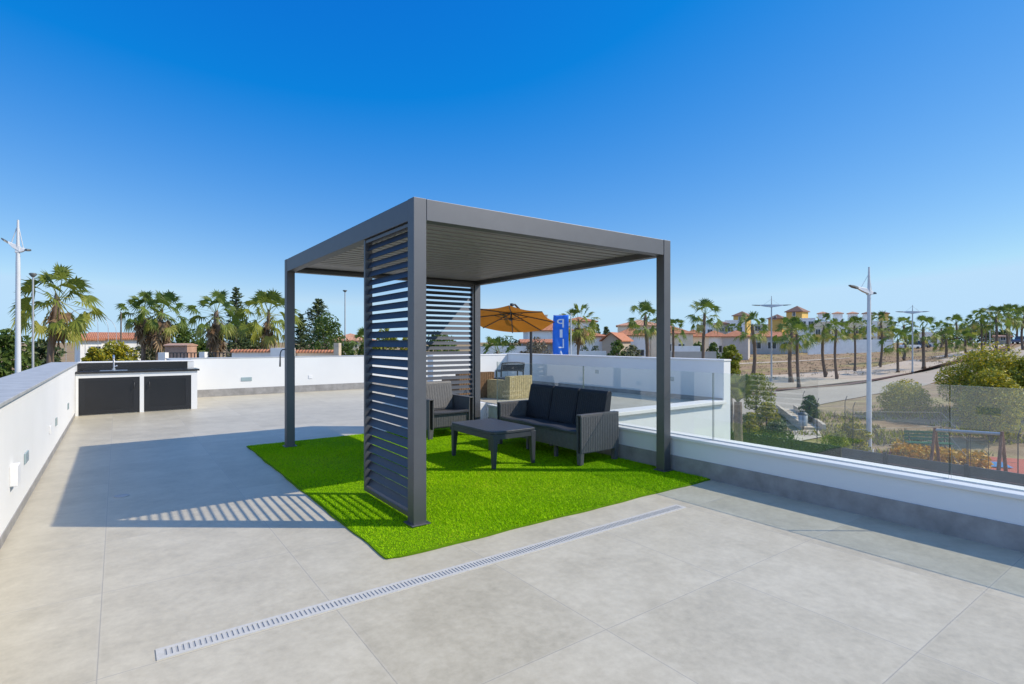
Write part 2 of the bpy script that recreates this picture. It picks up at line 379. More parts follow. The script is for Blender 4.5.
rs = np.concatenate([[0], np.geomspace(2, 2500, 110)]); th = np.linspace(0, 2*math.pi, 240, endpoint=False)
gx = (rs[:, None]*np.sin(th)[None]).ravel(); gy = (rs[:, None]*np.cos(th)[None]).ravel(); gz = T(gx, gy)
mb = MB(); nth = len(th)
mb.v = list(zip(gx.tolist(), gy.tolist(), gz.tolist()))
for i in range(len(rs)-1):
    for k in range(nth):
        mb.f.append((i*nth+k, (i+1)*nth+k, (i+1)*nth+(k+1) % nth, i*nth+(k+1) % nth)); mb.mi.append(0); mb.sm.append(True); mb.r.append(0)
struct(mb.build('ground', M['terrain']))

def drape(name, e0, e1, m, up, n=60, k=10):
    # ribbon of ground between two edges, each a list of (px, py) sightings on the terrain
    def line(e):
        P = [ground(*q)[0] for q in e]; L = [0]
        for i in range(1, len(P)): L.append(L[-1]+(P[i]-P[i-1]).length)
        t = np.linspace(0, L[-1], n)
        return np.interp(t, L, [p.x for p in P]), np.interp(t, L, [p.y for p in P])
    (ax, ay), (bx, by) = line(e0), line(e1); vs = []
    for i in range(n):
        for j in range(k+1):
            f = j/k; vs.append((ax[i]*(1-f)+bx[i]*f, ay[i]*(1-f)+by[i]*f))
    z = T([v[0] for v in vs], [v[1] for v in vs])+up
    mb = MB(); mb.add([(v[0], v[1], q) for v, q in zip(vs, z)], [(i*(k+1)+j, (i+1)*(k+1)+j, (i+1)*(k+1)+j+1, i*(k+1)+j+1) for i in range(n-1) for j in range(k)], 0, True)
    return struct(mb.build(name, m))
drape('pavement', [(690, 379), (760, 376), (850, 371.5), (905, 361.5), (960, 352), (1000, 345.5), (1040, 340)],
      [(690, 392), (760, 391), (800, 387.5), (860, 383.5), (940, 367), (1000, 352), (1045, 341.5)], M['walk'], .05)
drape('road', [(690, 394), (760, 393), (800, 388.5), (860, 385), (940, 368.5), (1000, 353.5), (1045, 343)],
      [(690, 419), (760, 417), (800, 409), (860, 398), (940, 381), (1000, 366), (1045, 354)], M['road'], .05)
drape('planting_strip', [(776, 391.2), (800, 388), (860, 383.7), (940, 367.2), (1000, 352.2), (1045, 341.7)],
      [(776, 392.5), (800, 389.4), (860, 385), (940, 368.6), (1000, 353.4), (1045, 342.7)], M['kerb'], .14, 60, 2)
drape('planting_bed', [(748, 395), (776, 394.5)], [(748, 396.6), (776, 396)], M['kerb'], .14, 10, 2)
drape('field_track', [(690, 364.2), (740, 363.2), (800, 360.6), (850, 357.8)], [(690, 365.4), (740, 364.6), (800, 361.6), (850, 358.4)], M['walk'], .06, 40, 3)
drape('footpath', [(752, 437), (800, 431), (818, 431)], [(760, 447), (790, 444), (822, 438)], M['cream_stone'], .05, 20, 6)
drape('playground_surface', [(880, 452), (950, 455), (1040, 462)], [(880, 470), (950, 478), (1040, 500)], M['rubber'], .05, 30, 8)
drape('playground_safety_mat', [(976, 463.2), (1002, 465)], [(985, 469), (1014, 470.5)], M['rubber_blue'], .09, 8, 4)

# ------------------------------------------------------------------ terrace
mb = MB()
mb.box(-.65, 4.9, -6, 15.8, -.3, 0); mb.box(4.9, 8.77, 7.4, 15.8, -.3, -.0005)
struct(mb.build('terrace_floor', M['tile']))
mb = MB(); mb.box(-1.0, 4.95, -6, 15.8, GZ-.3, -.32)
tag(mb.build('villa_storey', M['render'], origin=(2, 4, GZ)), 'white rendered storey of the villa below the tiled roof terrace', 'building')

def wall_light(parent, face, u, z, w=.22, h=.085, m='lens', depth=.012):
    # small fitting set on a wall; face = ('x', x, +1/-1) or ('y', y, -1)
    ax, p, sg = face; mb = MB(); a, b = (p, p+sg*depth) if sg > 0 else (p+sg*depth, p)
    if ax == 'x': mb.box(a, b, u-w/2, u+w/2, z-h/2, z+h/2)
    else: mb.box(u-w/2, u+w/2, a, b, z-h/2, z+h/2)
    return mb.build('step_light' if m == 'lens' else 'socket_box', M[m], parent, True, bevel=.004)
def parapet(label, x0, x1, y0, y1, top, cop='stone_coping', ct=.03, over=.025, plinth=None, name='parapet_wall', z0=GZ-.3):
    t = thing(name, label, 'wall', ((x0+x1)/2, (y0+y1)/2, 0))
    mb = MB(); mb.box(x0, x1, y0, y1, z0, top-ct); mb.build('wall_body', M['render'], t, True)
    mb = MB(); mb.box(x0-over, x1+over, y0-(over if cop != 'stone_coping' else .002), y1+.002, top-ct, top); mb.build('coping', M[cop], t, True, bevel=.005)
    if plinth:
        mb = MB(); mb.box(*plinth); mb.build('plinth', M['plinth'], t, True)
    return t
t = parapet('long white parapet along the left side with wide grey stone coping', -1.05, -.65, -6, 14.17, 1.0, plinth=(-.6502, -.642, -6, 13.1, 0, .07))
for y, z, m, w_, h in ((5.55, .40, 'white_plastic', .16, .15), (6.33, .40, 'lens', .2, .09), (8.4, .37, 'white_plastic', .09, .09), (9.2, .37, 'lens', .14, .1), (11.3, .37, 'lens', .14, .1), (2.4, .37, 'lens', .28, .1)):
    wall_light(t, ('x', -.65, 1), y, z, w_, h, m, .045 if m == 'white_plastic' and w_ > .1 else .014)
parapet('short white wall behind the outdoor kitchen counter', -.648, 1.36, 13.80, 14.172, 1.003, cop='render_coping', over=.004)
parapet('white return wall just right of the outdoor kitchen', 1.0, 1.355, 14.18, 16.2, 1.0)
t = parapet('white back parapet seen left and right of the left pergola post', 1.36, 8.77, 15.8, 16.2, 1.0, plinth=(1.36, 8.77, 15.79, 15.799, 0, .19))
wall_light(t, ('y', 15.8, -1), 2.77, .42, .26, .1); wall_light(t, ('y', 15.8, -1), 4.42, .42, .1, .1, 'white_plastic')

# right parapet with glass railing
t = parapet('low white parapet along the right side carrying the glass railing', 4.9, 5.15, -6, 7.4, .385, cop='render_coping', ct=.032, over=.026, plinth=(4.885, 4.8995, -6, 7.4, 0, .175))
mb = MB(); mb.box(4.985, 5.015, -6, 7.38, .3845, .391); mb.build('glazing_channel', M['steel'], t, True)
joints = [7.30, 5.27, 3.33, 1.35, -.62, -2.6]
names = ['farthest clear glass railing panel, behind the sofa back', 'clear glass railing panel behind the near end of the sofa and right pergola post',
         'clear glass railing panel just right of the pergola, in front of the divider wall end', 'clear glass railing panel at the right edge of the photo, right of the bright joint', 'glass railing panel beyond the right edge of the frame']
for i, n in enumerate(names):
    a, b = joints[i+1]+.006, joints[i]-.006; mb = MB()
    mb.box(4.994, 5.006, a, b, .392, 1.085, 0)
    for k in (0, 1, 2, 4): mb.mi[k] = 1      # narrow rims show the green of the glass
    o = mb.build('glass_panel', [M['glass'], M['glass_edge']], origin=(5, (a+b)/2, .392)); tag(o, n, 'glass railing', 'glass railing panels on the low parapet')

# neighbouring raised roof terrace, its walls
t = thing('raised_terrace', 'raised white roof terrace beyond the glass railing with pale coping edge', 'terrace', (7, 9, 0))
mb = MB(); mb.box(5.3, 8.57, 5.5, 11.99, GZ-.3, .33); mb.box(4.96, 5.298, 8.07, 9.9, -.29, .33); mb.build('terrace_body', M['render'], t, True)
mb = MB(); mb.box(5.26, 8.565, 5.44, 5.75, .331, .385); mb.build('coping', M['render_coping'], t, True, bevel=.006)
mb = MB(); mb.box(5.3, 8.56, 5.76, 11.98, .33, .338); mb.build('paving', M['tile'], t, True)
t = parapet('tall white divider wall of the neighbouring terrace, its sunlit end beside the right pergola post', 8.57, 8.77, 5.5, 12.3, 1.1, cop='render_coping', over=.012, ct=.03, plinth=(8.56, 8.5695, 5.52, 11.98, .338, .42))
for y, z in ((8.6, .75), (6.6, .7)): wall_light(t, ('x', 8.57, -1), y, z, .1, .08)
parapet('white rear wall of the neighbouring terrace under the orange umbrella', 6.31, 8.565, 12.0, 12.3, 1.08, cop='render_coping', over=.01)

# ------------------------------------------------------------------ outdoor kitchen
t = thing('outdoor_kitchen', 'white built-in outdoor kitchen with two black doors and dark counter in the far left corner', 'kitchen', (.35, 13.45, 0))
mb = MB(); mb.box(-.64, 1.35, 13.2, 13.79, 0, .80)
for x0, x1 in ((-.645, -.60), (.36, .43), (1.25, 1.36)): mb.box(x0, x1, 13.15, 13.198, 0, .80)
mb.box(-.60, .36, 13.152, 13.198, .715, .798); mb.box(.43, 1.25, 13.152, 13.198, .715, .798)
mb.build('carcass', M['render'], t, True)
for x0, x1, hx in ((-.597, .357, .27), (.433, 1.247, .52)):
    mb = MB(); mb.box(x0, x1, 13.165, 13.19, .015, .712)
    d = mb.build('door', M['door'], t, True, bevel=.003)
    mb = MB()
    for a, b, c, e in ((x0+.01, x1-.01, .02, .09), (x0+.01, x1-.01, .65, .705), (x0+.01, x0+.1, .0905, .6495), (x1-.1, x1-.01, .0905, .6495)): mb.box(a, b, 13.158, 13.1645, c, e)
    mb.build('door_frame', M['anth_dark'], d, True)
    mb = MB(); mb.tube([(hx, 13.15, .50), (hx, 13.12, .50), (hx, 13.12, .60), (hx, 13.15, .60)], .008, 8); mb.build('handle', M['iron'], d, True)
mb = MB(); mb.box(-.645, 1.40, 13.12, 13.785, .803, .84); mb.build('countertop', M['granite'], t, True, bevel=.004)
mb = MB(); mb.box(-.64, 1.24, 13.785, 13.798, .842, .985); mb.build('backsplash', M['granite'], t, True)
mb = MB(); mb.tube([(-.06, 13.6, .84), (-.06, 13.6, 1.09), (-.06, 13.55, 1.13), (-.06, 13.46, 1.13), (-.06, 13.43, 1.08)], .018, 10)
mb.tube([(-.06, 13.6, .9), (0, 13.6, .93)], .012, 8); mb.tube([(-.06, 13.6, .84), (-.06, 13.6, .87)], .035, 12); mb.build('tap', M['steel'], t, True)
mb = MB(); mb.box(-.28, .16, 13.26, 13.56, .8405, .846); mb.build('sink_rim', M['steel'], t, True)

# ------------------------------------------------------------------ floor drain and artificial grass
t = thing('floor_drain', 'long narrow galvanised slot drain set in the terrace tiles', 'drain', (2.0, 2.905, 0))
x0, x1, y0, y1 = .14, 3.90, 2.852, 2.958
mb = MB(); mb.box(x0, x1, y0, y0+.022, .0, .005); mb.box(x0, x1, y1-.022, y1, .0, .005); mb.box(x0, x0+.03, y0+.022, y1-.022, 0, .005); mb.box(x1-.02, x1, y0+.022, y1-.022, 0, .005)
n = 164; st = (x1-x0-.05)/n
for k in range(n): mb.box(x0+.03+k*st+st*.45, x0+.03+(k+1)*st, y0+.022, y1-.022, .001, .0047)
mb.build('grating', M['drain'], t, True)
mb = MB(); mb.box(x0+.03, x1-.02, y0+.022, y1-.022, 0.0004, .0009); mb.build('slot', M['hole'], t, True)
mb = MB(); mb.tube([(.03, 6.1, 0), (.03, 6.1, .004)], .06, 24); o = mb.build('drain_cover', M['stone_coping'], origin=(.03, 6.1, 0)); tag(o, 'small round drain cover in the pergola shadow near the left wall', 'drain cover')

GX0, GX1, GY0, GY1 = 1.40, 4.875, 3.28, 7.98
t = thing('artificial_grass', 'bright green artificial grass mat under the pergola', 'grass mat', ((GX0+GX1)/2, (GY0+GY1)/2, 0))
def edge_wob(u, k): return .006*math.sin(u*5+k)+.004*math.sin(u*13+k*2)
poly = [(GX0+.03, GY0), (GX0+.008, GY0+.01), (GX0, GY0+.04)]
poly = []
N = 40
for i in range(N): u = i/N; x = GX0+(GX1-GX0)*u; poly.append((x, GY0+edge_wob(x, 1)+(.03*max(0, 1-(x-GX0)/.05)**2)))
for i in range(4): poly.append((GX1, GY0+(GY1-GY0)*i/4))
for i in range(N): u = i/N; x = GX1-(GX1-GX0)*u; poly.append((x, GY1+edge_wob(x, 3)))
for i in range(N): u = i/N; y = GY1-(GY1-GY0)*u; poly.append((GX0+edge_wob(y, 2)+(.03*max(0, 1-(y-GY0)/.05)**2), y))
mb = MB(); mb.prism(poly, lambda u, v, q: (u, v, q), .002, .012); mb.build('backing', M['grass_base'], t, True)
rg = np.random.default_rng(3); nb = 330000
bx = rg.uniform(GX0+.012, GX1-.003, nb); by = rg.uniform(GY0+.012, GY1-.008, nb)
hgt = rg.uniform(.009, .018, nb)*(.85+.3*np.sin(bx*3.1+by*1.7)*np.sin(by*2.3)); an = rg.uniform(0, 2*np.pi, nb); wd = rg.uniform(.0017, .0032, nb)
lx = rg.normal(-.002, .008, nb); ly = rg.normal(.003, .008, nb)
V = np.empty((nb, 3, 3)); ca, sa = np.cos(an)*wd, np.sin(an)*wd
V[:, 0] = np.stack([bx-ca, by-sa, np.full(nb, .011)], 1); V[:, 1] = np.stack([bx+ca, by+sa, np.full(nb, .011)], 1); V[:, 2] = np.stack([bx+lx, by+ly, .011+hgt], 1)
V -= np.array([t.location.x, t.location.y, 0])
me = bpy.data.meshes.new('grass_pile'); me.vertices.add(nb*3); me.vertices.foreach_set('co', V.ravel())
me.loops.add(nb*3); me.loops.foreach_set('vertex_index', np.arange(nb*3, dtype=np.int32))
me.polygons.add(nb); me.polygons.foreach_set('loop_start', np.arange(0, nb*3, 3, dtype=np.int32)); me.polygons.foreach_set('loop_total', np.full(nb, 3, dtype=np.int32))
a = me.attributes.new('rnd', 'FLOAT', 'FACE')
patch = .12*np.sin(bx*2.2+1)*np.sin(by*1.7)+.06*np.sin(bx*7)*np.sin(by*6.1)
a.data.foreach_set('value', np.clip(rg.beta(2.2, 2.0, nb)*.95+patch, .02, 1).astype(np.float32)); me.update(calc_edges=True); me.materials.append(M['grass'])
o = bpy.data.objects.new('grass_pile', me); COL.objects.link(o); o.parent = t; o['kind'] = 'stuff'

# ------------------------------------------------------------------ pergola
PX0, PX1, PY0, PY1, PT, PW = 1.804, 4.838, 3.742, 7.648, 2.5, .106
t = thing('pergola', 'anthracite aluminium pergola with closed slat roof standing on the grass mat', 'pergola', ((PX0+PX1)/2, (PY0+PY1)/2, 0))
for x in (PX0, PX1-PW):
    for y in (PY0, PY1-PW):
        mb = MB(); mb.box(x, x+PW, y, y+PW, .02, PT); p = mb.build('post', M['anthracite'], t, True, bevel=.003)
        mb = MB(); mb.box(x-.025, x+PW+.025, y-.025, y+PW+.02, .018, .027); mb.build('base_plate', M['anthracite'], p, True, bevel=.002)
BZ = PT-.165
for x0, x1, y0, y1 in ((PX0+PW+.004, PX1-PW-.006, PY0+.003, PY0+PW), (PX0+PW+.004, PX1-PW-.004, PY1-PW, PY1-.003),
                       (PX0+.003, PX0+PW, PY0+PW+.004, PY1-PW-.006), (PX1-PW, PX1-.003, PY0+PW+.004, PY1-PW-.004)):
    mb = MB(); mb.box(x0, x1, y0, y1, BZ, PT-.001); mb.build('beam', M['anthracite'], t, True, bevel=.003)
mb = MB()                                                                 # ledge that carries the slats, dark joint strips at post heads
mb.box(PX0+PW+.001, PX1-PW-.001, PY1-PW-.06, PY1-PW-.001, BZ+.04, BZ+.06)
mb.build('ledge', M['anth_dark'], t, True)
for q in ((PX1-PW-.0055, PX1-PW-.0005, PY0+.006, PY0+PW-.004), (PX0+.006, PX0+PW-.004, PY1-PW-.0055, PY1-PW-.0005)):
    mb = MB(); mb.box(*q, BZ, PT-.003); mb.build('seam', M['anth_dark'], t, True)
ya, yb = PY0+PW+.002, PY1-PW-.55; ns = 21; pit = (yb-ya)/ns
for k in range(ns):
    y = ya+k*pit; mb = MB()
    prof = [(y, 2.395), (y+.003, 2.391), (y+pit-.022, 2.395), (y+pit-.020, 2.413), (y+pit+.01, 2.414), (y+pit+.01, 2.432), (y, 2.427)]
    mb.prism(prof, lambda u, v, q: (q, u, v), PX0+PW+.003, PX1-PW-.003); mb.build('roof_slat', M['roof_slat'], t, True)
mb = MB(); mb.box(PX0+PW+.003, PX1-PW-.003, yb+.013, PY1-PW-.002, 2.397, 2.43); mb.build('roof_panel', M['roof_slat'], t, True)
def louver(axis, p, a, b, stile_end, low_sign, tilt=.033, rise=.056):
    # framed sunscreen of tilted slats; axis 'x': plane x=p spanning y; axis 'y': plane y=p spanning x
    f = (lambda u, n, z: (p+n, u, z)) if axis == 'x' else (lambda u, n, z: (u, p+n, z))
    mb = MB()
    def bx(u0, u1, n0, n1, z0, z1):
        A, B = f(u0, n0, z0), f(u1, n1, z1); mb.box(min(A[0], B[0]), max(A[0], B[0]), min(A[1], B[1]), max(A[1], B[1]), z0, z1)
    fr = .032
    bx(a, a+fr, -.035, .035, .05, 2.33); bx(b-fr, b, -.035, .035, .05, 2.33)
    bx(a+fr+.001, b-fr-.001, -.034, .034, .05, .085); bx(a+fr+.001, b-fr-.001, -.03, .03, 2.30, 2.329)
    pn = mb.build('louver_panel', M['anthracite'], t, True, bevel=.002)
    n = 28; pitch = (2.30-.09)/n; w_, v_ = tilt*low_sign, rise
    for k in range(n):
        z = .095+k*pitch+.006; pts = [(-w_/2, z), (-w_*.05, z+v_*.42), (w_/2, z+v_)]; th_ = .011
        nx, nz = v_, -w_; L = math.hypot(nx, nz); nx, nz = nx/L*th_, nz/L*th_
        poly = pts+[(w_/2+nx*.5, z+v_+nz*.5), (-w_*.05+nx, z+v_*.42+nz), (-w_/2+nx*.5, z+nz*.5)]
        mb = MB(); mb.prism(poly, lambda u, v, q: f(q, u, v), a+fr+.002, b-fr-.002); mb.build('slat', M['slat'], pn, True)
louver('x', PX0+.053, PY0+PW+.003, PY0+PW+.965, 'b', 1)
louver('y', PY1-.053, PX1-PW-1.02, PX1-PW-.003, 'a', 1, .010, .050)
h = at(281, 352, 7.05)
mb = MB(); mb.tube([(PX0+.02, PY1-.008, h.z+.03), (PX0-.03, PY1-.02, h.z+.03), (h.x, h.y, h.z+.01), (h.x-.01, h.y, h.z-.03), (h.x-.012, h.y, h.z-.19)], [.007]*4+[.011], 8)
mb.build('crank_handle', M['iron'], t, True)

# ------------------------------------------------------------------ lounge furniture (local: width along x, front at -y)
def ribbox(mb, x0, x1, y0, y1, z0, z1, pitch=.028, dp=.006, sides='fblr', mi=0):
    mb.box(x0, x1, y0, y1, z0, z1, mi)
    e = .0006
    nx = max(2, round((x1-x0)/pitch)); ny = max(2, round((y1-y0)/pitch)); H = (0, 0, z1-z0-.02)
    if 'f' in sides: mb.ribs((x0, y0-e, z0+.01), (x1-x0, 0, 0), H, (0, -1, 0), nx, dp, mi)
    if 'b' in sides: mb.ribs((x1, y1+e, z0+.01), (x0-x1, 0, 0), H, (0, 1, 0), nx, dp, mi)
    if 'l' in sides: mb.ribs((x0-e, y1, z0+.01), (0, y0-y1, 0), H, (-1, 0, 0), ny, dp, mi)
    if 'r' in sides: mb.ribs((x1+e, y0, z0+.01), (0, y1-y0, 0), H, (1, 0, 0), ny, dp, mi)
def lounge_seat(label, cat, name, W, seats, loc, rotz, H=.82):
    t = thing(name, label, cat, (0, 0, 0)); D = .62; aw = .075; ah = .585
    mb = MB(); ribbox(mb, -W/2+aw+.002, W/2-aw-.002, .035, D-.08, .17, .36, sides='f'); mb.build('seat_base', M['rattan'], t)
    # seat slab with gently waved front edge
    mb = MB()
    n = 12*seats; xs = [-W/2+aw+.002+(W-2*aw-.004)*i/n for i in range(n+1)]
    top = lambda x: .40+.006*math.cos(2*math.pi*(x+W/2)/(W/seats)*1)
    vs = []
    for x in xs: vs += [(x, .0, .362), (x, .0, top(x)-.012), (x, .02, top(x)), (x, D-.1, top(x)-.03), (x, D-.1, .362)]
    fs = [(i*5+j, (i+1)*5+j, (i+1)*5+(j+1) % 5, i*5+(j+1) % 5) for i in range(n) for j in range(5)]+[(4, 3, 2, 1, 0), tuple(n*5+j for j in range(5))]
    mb.add(vs, fs); mb.build('seat', M['resin_top'], t, bevel=.003)
    for k in range(seats):
        a = -W/2+aw+.01+(W-2*aw-.02)*k/seats+.006; b = -W/2+aw+.01+(W-2*aw-.02)*(k+1)/seats-.006
        mb = MB(); prof = [(D-.20, .375), (D-.115, H-.03), (D-.095, H), (D-.04, H), (D-.03, H-.03), (D-.09, .375)]
        mb.prism(prof, lambda u, v, q: (q, u, v), a, b); mb.ribs((a+.02, D-.2005, .40), (b-a-.04, 0, 0), (0, .079, H-.46), (0, -1, .2), 12, .006)
        mb.build('backrest', M['cushion'] if seats > 1 else M['rattan'], t, bevel=.012)
    for s in (-1, 1):                                                       # hollow upside-down U arms
        o, i_ = s*W/2, s*(W/2-aw); x0, x1 = min(o, i_), max(o, i_); th = .014
        mb = MB()
        xo = (o-s*th, o) if s > 0 else (o, o+th); xi = (i_, i_+th) if s > 0 else (i_-th, i_)
        ribbox(mb, *xo, .0, D-.015, .15, ah-.014, sides='r' if s > 0 else 'l'); ribbox(mb, *xi, .0, D-.015, .15, ah-.014, sides='l' if s > 0 else 'r')
        mb.box(x0, x1, -.004, D-.01, ah-.0135, ah); mb.box(x0+.0145, x1-.0145, D-.03, D-.016, .15, ah-.0145)
        mb.build('arm', M['rattan'], t, bevel=.002)
        for y0, y1 in ((.0, .05), (D-.075, D-.02)):
            mb = MB(); mb.prism([(x0+.002, y0+.001), (x1-.002, y0+.001), (x1-.002, y1), (x0+.002, y1)], lambda u, v, q: ((u-o*.96)*(1-.25*(.15-q)/.13)+o*.96, v, q), .022, .149); mb.build('leg', M['rattan'], t)
    if seats > 1:
        for x in (-W/6, W/6):
            for y in (.09, D-.14):
                mb = MB(); mb.box(x-.018, x+.018, y, y+.04, .022, .169); mb.build('leg', M['rattan'], t)
    t.location = loc; t.rotation_euler = (0, 0, rotz); return t
# sofa faces -X, armchair faces -Y
lounge_seat('dark graphite three-seat resin sofa with navy backrests beside the glass railing', 'sofa', 'sofa', 1.66, 3, (4.19, 5.285, 0), R(-90))
lounge_seat('dark graphite resin armchair in front of the rear louver screen', 'armchair', 'armchair', .74, 1, (3.945, 6.92, 0), 0, H=.80)
t = thing('coffee_table', 'dark graphite resin coffee table on the grass in front of the sofa', 'table', (3.585, 5.34, 0))
X0, X1, Y0, Y1 = -.30, .30, -.47, .46
def rrect(x0, x1, y0, y1, r, n=5):
    P = []
    for cx, cy, a0 in ((x1-r, y1-r, 0), (x0+r, y1-r, 90), (x0+r, y0+r, 180), (x1-r, y0+r, 270)):
        P += [(cx+r*math.cos(R(a0+90*k/n)), cy+r*math.sin(R(a0+90*k/n))) for k in range(n+1)]
    return P
mb = MB(); mb.prism(rrect(X0, X1, Y0, Y1, .05), lambda u, v, q: (u, v, q), .395, .428); mb.build('table_top', M['resin_top'], t, bevel=.006)
mb = MB()
for a in range(2):
    y = (Y0+.008, Y1-.022)[a]; mb.box(X0+.05, X1-.05, y, y+.014, .335, .394)
    x = (X0+.008, X1-.022)[a]; mb.box(x, x+.014, Y0+.05, Y1-.05, .335, .394)
mb.build('apron', M['resin_top'], t, bevel=.003)
for sx in (-1, 1):
    for sy in (-1, 1):
        cx, cy = (X1-.04 if sx > 0 else X0+.04), (Y1-.04 if sy > 0 else Y0+.04)
        mb = MB(); vs = []
        for z, hw in ((.022, .019), (.335, .032), (.394, .036)): vs += [(cx+a*hw+sx*(.036-hw)*.6, cy+b*hw+sy*(.036-hw)*.6, z) for a, b in ((-1, -1), (1, -1), (1, 1), (-1, 1))]
        mb.add(vs, [(3, 2, 1, 0), (8, 9, 10, 11)]+[(r*4+k, r*4+(k+1) % 4, r*4+4+(k+1) % 4, r*4+4+k) for r in (0, 1) for k in range(4)]); mb.build('leg', M['resin_top'], t, bevel=.004)

# ------------------------------------------------------------------ umbrella and wicker seats on the raised terrace
PZ = .338
def wicker(label, px, d, W, D, H, m, cushion, rotz):
    a, b = ray(px); t = thing('wicker_chair', label, 'wicker chair', (0, 0, 0), group='wicker seats under the orange umbrella')
    mb = MB(); ribbox(mb, -W/2, W/2, 0, .12, 0, H*.98, .05, .008); mb.build('backrest', M[m], t)
    for s in (-1, 1):
        mb = MB(); x = s*(W/2-.06); ribbox(mb, x-.06, x+.06, .122, D, 0, H*.8, .05, .008); mb.build('arm', M[m], t)
    mb = MB(); ribbox(mb, -W/2+.122, W/2-.122, .122, D-.02, .02, .28, .05, .008, 'b'); mb.build('seat_base', M[m], t)
    mb = MB(); mb.box(-W/2+.13, W/2-.13, .13, D-.03, .281, .38); mb.build('cushion', M[cushion], t, bevel=.02)
    t.location = (a*d, b*d, PZ); t.rotation_euler = (0, 0, rotz)
wicker('pale yellow wicker armchair seen from behind, left of the umbrella pole', 521, 10.2, .60, .62, .44, 'wicker', 'navy', R(8))
wicker('brown wicker armchair with navy cushion, nearest the rear pergola post', 477, 10.3, .80, .65, .50, 'wicker_brown', 'navy', R(0))
a, b = ray(512)
t = thing('dining_chair', 'dark slim metal chair behind the pale wicker armchair', 'chair', (a*11.4, b*11.4, PZ), R(-20))
mb = MB()
for x in (-.24, .24):
    mb.tube([(x, 0, 0), (x, -.02, .45), (x, -.1, .62)], .016, 8); mb.tube([(x, .42, 0), (x, .40, .45)], .016, 8); mb.tube([(x, .40, .45), (x, -.02, .45)], .016, 8)
mb.tube([(-.24, -.1, .62), (-.1, -.115, .635), (.1, -.115, .635), (.24, -.1, .62)], .018, 8); mb.build('frame', M['iron'], t)
mb = MB(); mb.box(-.23, .23, .0, .40, .455, .475); mb.build('seat', M['navy'], t, bevel=.005)
mb = MB(); mb.prism([(-.22, .48), (.22, .48), (.22, .60), (-.22, .60)], lambda u, v, q: (u, q-(v-.48)*.45, v), -.045, -.03); mb.build('backrest', M['navy'], t)

# umbrella canopy: an octagon tipped so that we look at its underside
Dh = 12.2; c = at(511, 319, Dh); base = at(531, 380, 13.1); base.z = PZ
t = thing('umbrella', 'orange brown cantilever umbrella on a dark pole over the neighbouring terrace', 'umbrella', base)
Rr = 43.5*Dh/FPX; fw = Vector((math.sin(YAW), math.cos(YAW), 0)); rt = Vector((math.cos(YAW), -math.sin(YAW), 0)); tilt = R(15.5)
ax = Vector((0, 0, 1))*math.cos(tilt)-fw*math.sin(tilt)*-1      # canopy axis, leaning away so the near rim rises
ax = (Vector((0, 0, 1))*math.cos(tilt)+fw*math.sin(tilt)+rt*.06).normalized()
e1 = (rt-ax*rt.dot(ax)).normalized(); e2 = ax.cross(e1)
apex = c+ax*.17
NS = 8; rim = [apex-ax*.19+(e1*math.cos(2*math.pi*(k-.05)/NS)+e2*math.sin(2*math.pi*(k-.05)/NS))*Rr for k in range(NS)]
mb = MB()
J = 6
for k in range(NS):
    A, B = rim[k], rim[(k+1) % NS]
    grid = []
    for i in range(J+1):
        row = []
        for j in range(J+1):
            f = i/J; g_ = j/J; q = apex.lerp(A.lerp(B, g_), f)
            q = q-ax*(.035*math.sin(math.pi*g_)*f*(.3+.7*f))+ (apex-A.lerp(B, g_)).normalized()*(.03*math.sin(math.pi*g_)*f) ; row.append(q)
        grid.append(row)
    vs = [q for row in grid for q in row]; mb.add(vs, [(i*(J+1)+j, (i+1)*(J+1)+j, (i+1)*(J+1)+j+1, i*(J+1)+j+1) for i in range(J) for j in range(J)], 0, True)
mb.build('canopy', M['canvas'], t, True)
hub = apex-ax*.17
for k in range(NS):
    mb = MB(); mb.tube([apex-ax*.035, rim[k]-ax*.014], .011, 6); rb = mb.build('rib', M['iron'], t, True)
    mb = MB(); mid = apex.lerp(rim[k], .42)-ax*.02; q = hub.lerp(mid, .5)-ax*.012; mb.tube([hub, q, mid], .007, 6); mb.build('strut', M['iron'], rb, True)
mb = MB(); mb.tube([hub-ax*.02, apex+ax*.16], .02, 10); mb.tube([hub-ax*.03, hub+ax*.02], .04, 12); mb.tube([apex+ax*.15, apex+ax*.19], .045, 10); mb.build('hub', M['iron'], t, True)
topm = at(531, 330, 13.1)
elbow = at(522, 312, 12.75)
mb = MB(); mb.tube([base, topm, at(529.5, 322, 13.0), elbow, at(515, 304.6, 12.35), apex+ax*.17], [.033, .033, .03, .024, .022, .02], 12); mb.build('pole', M['iron'], t, True)
mb = MB(); mb.box(base.x-.3, base.x+.3, base.y-.3, base.y+.3, PZ+.001, PZ+.05); mb.build('pole_base', M['iron'], t, True, bevel=.01)

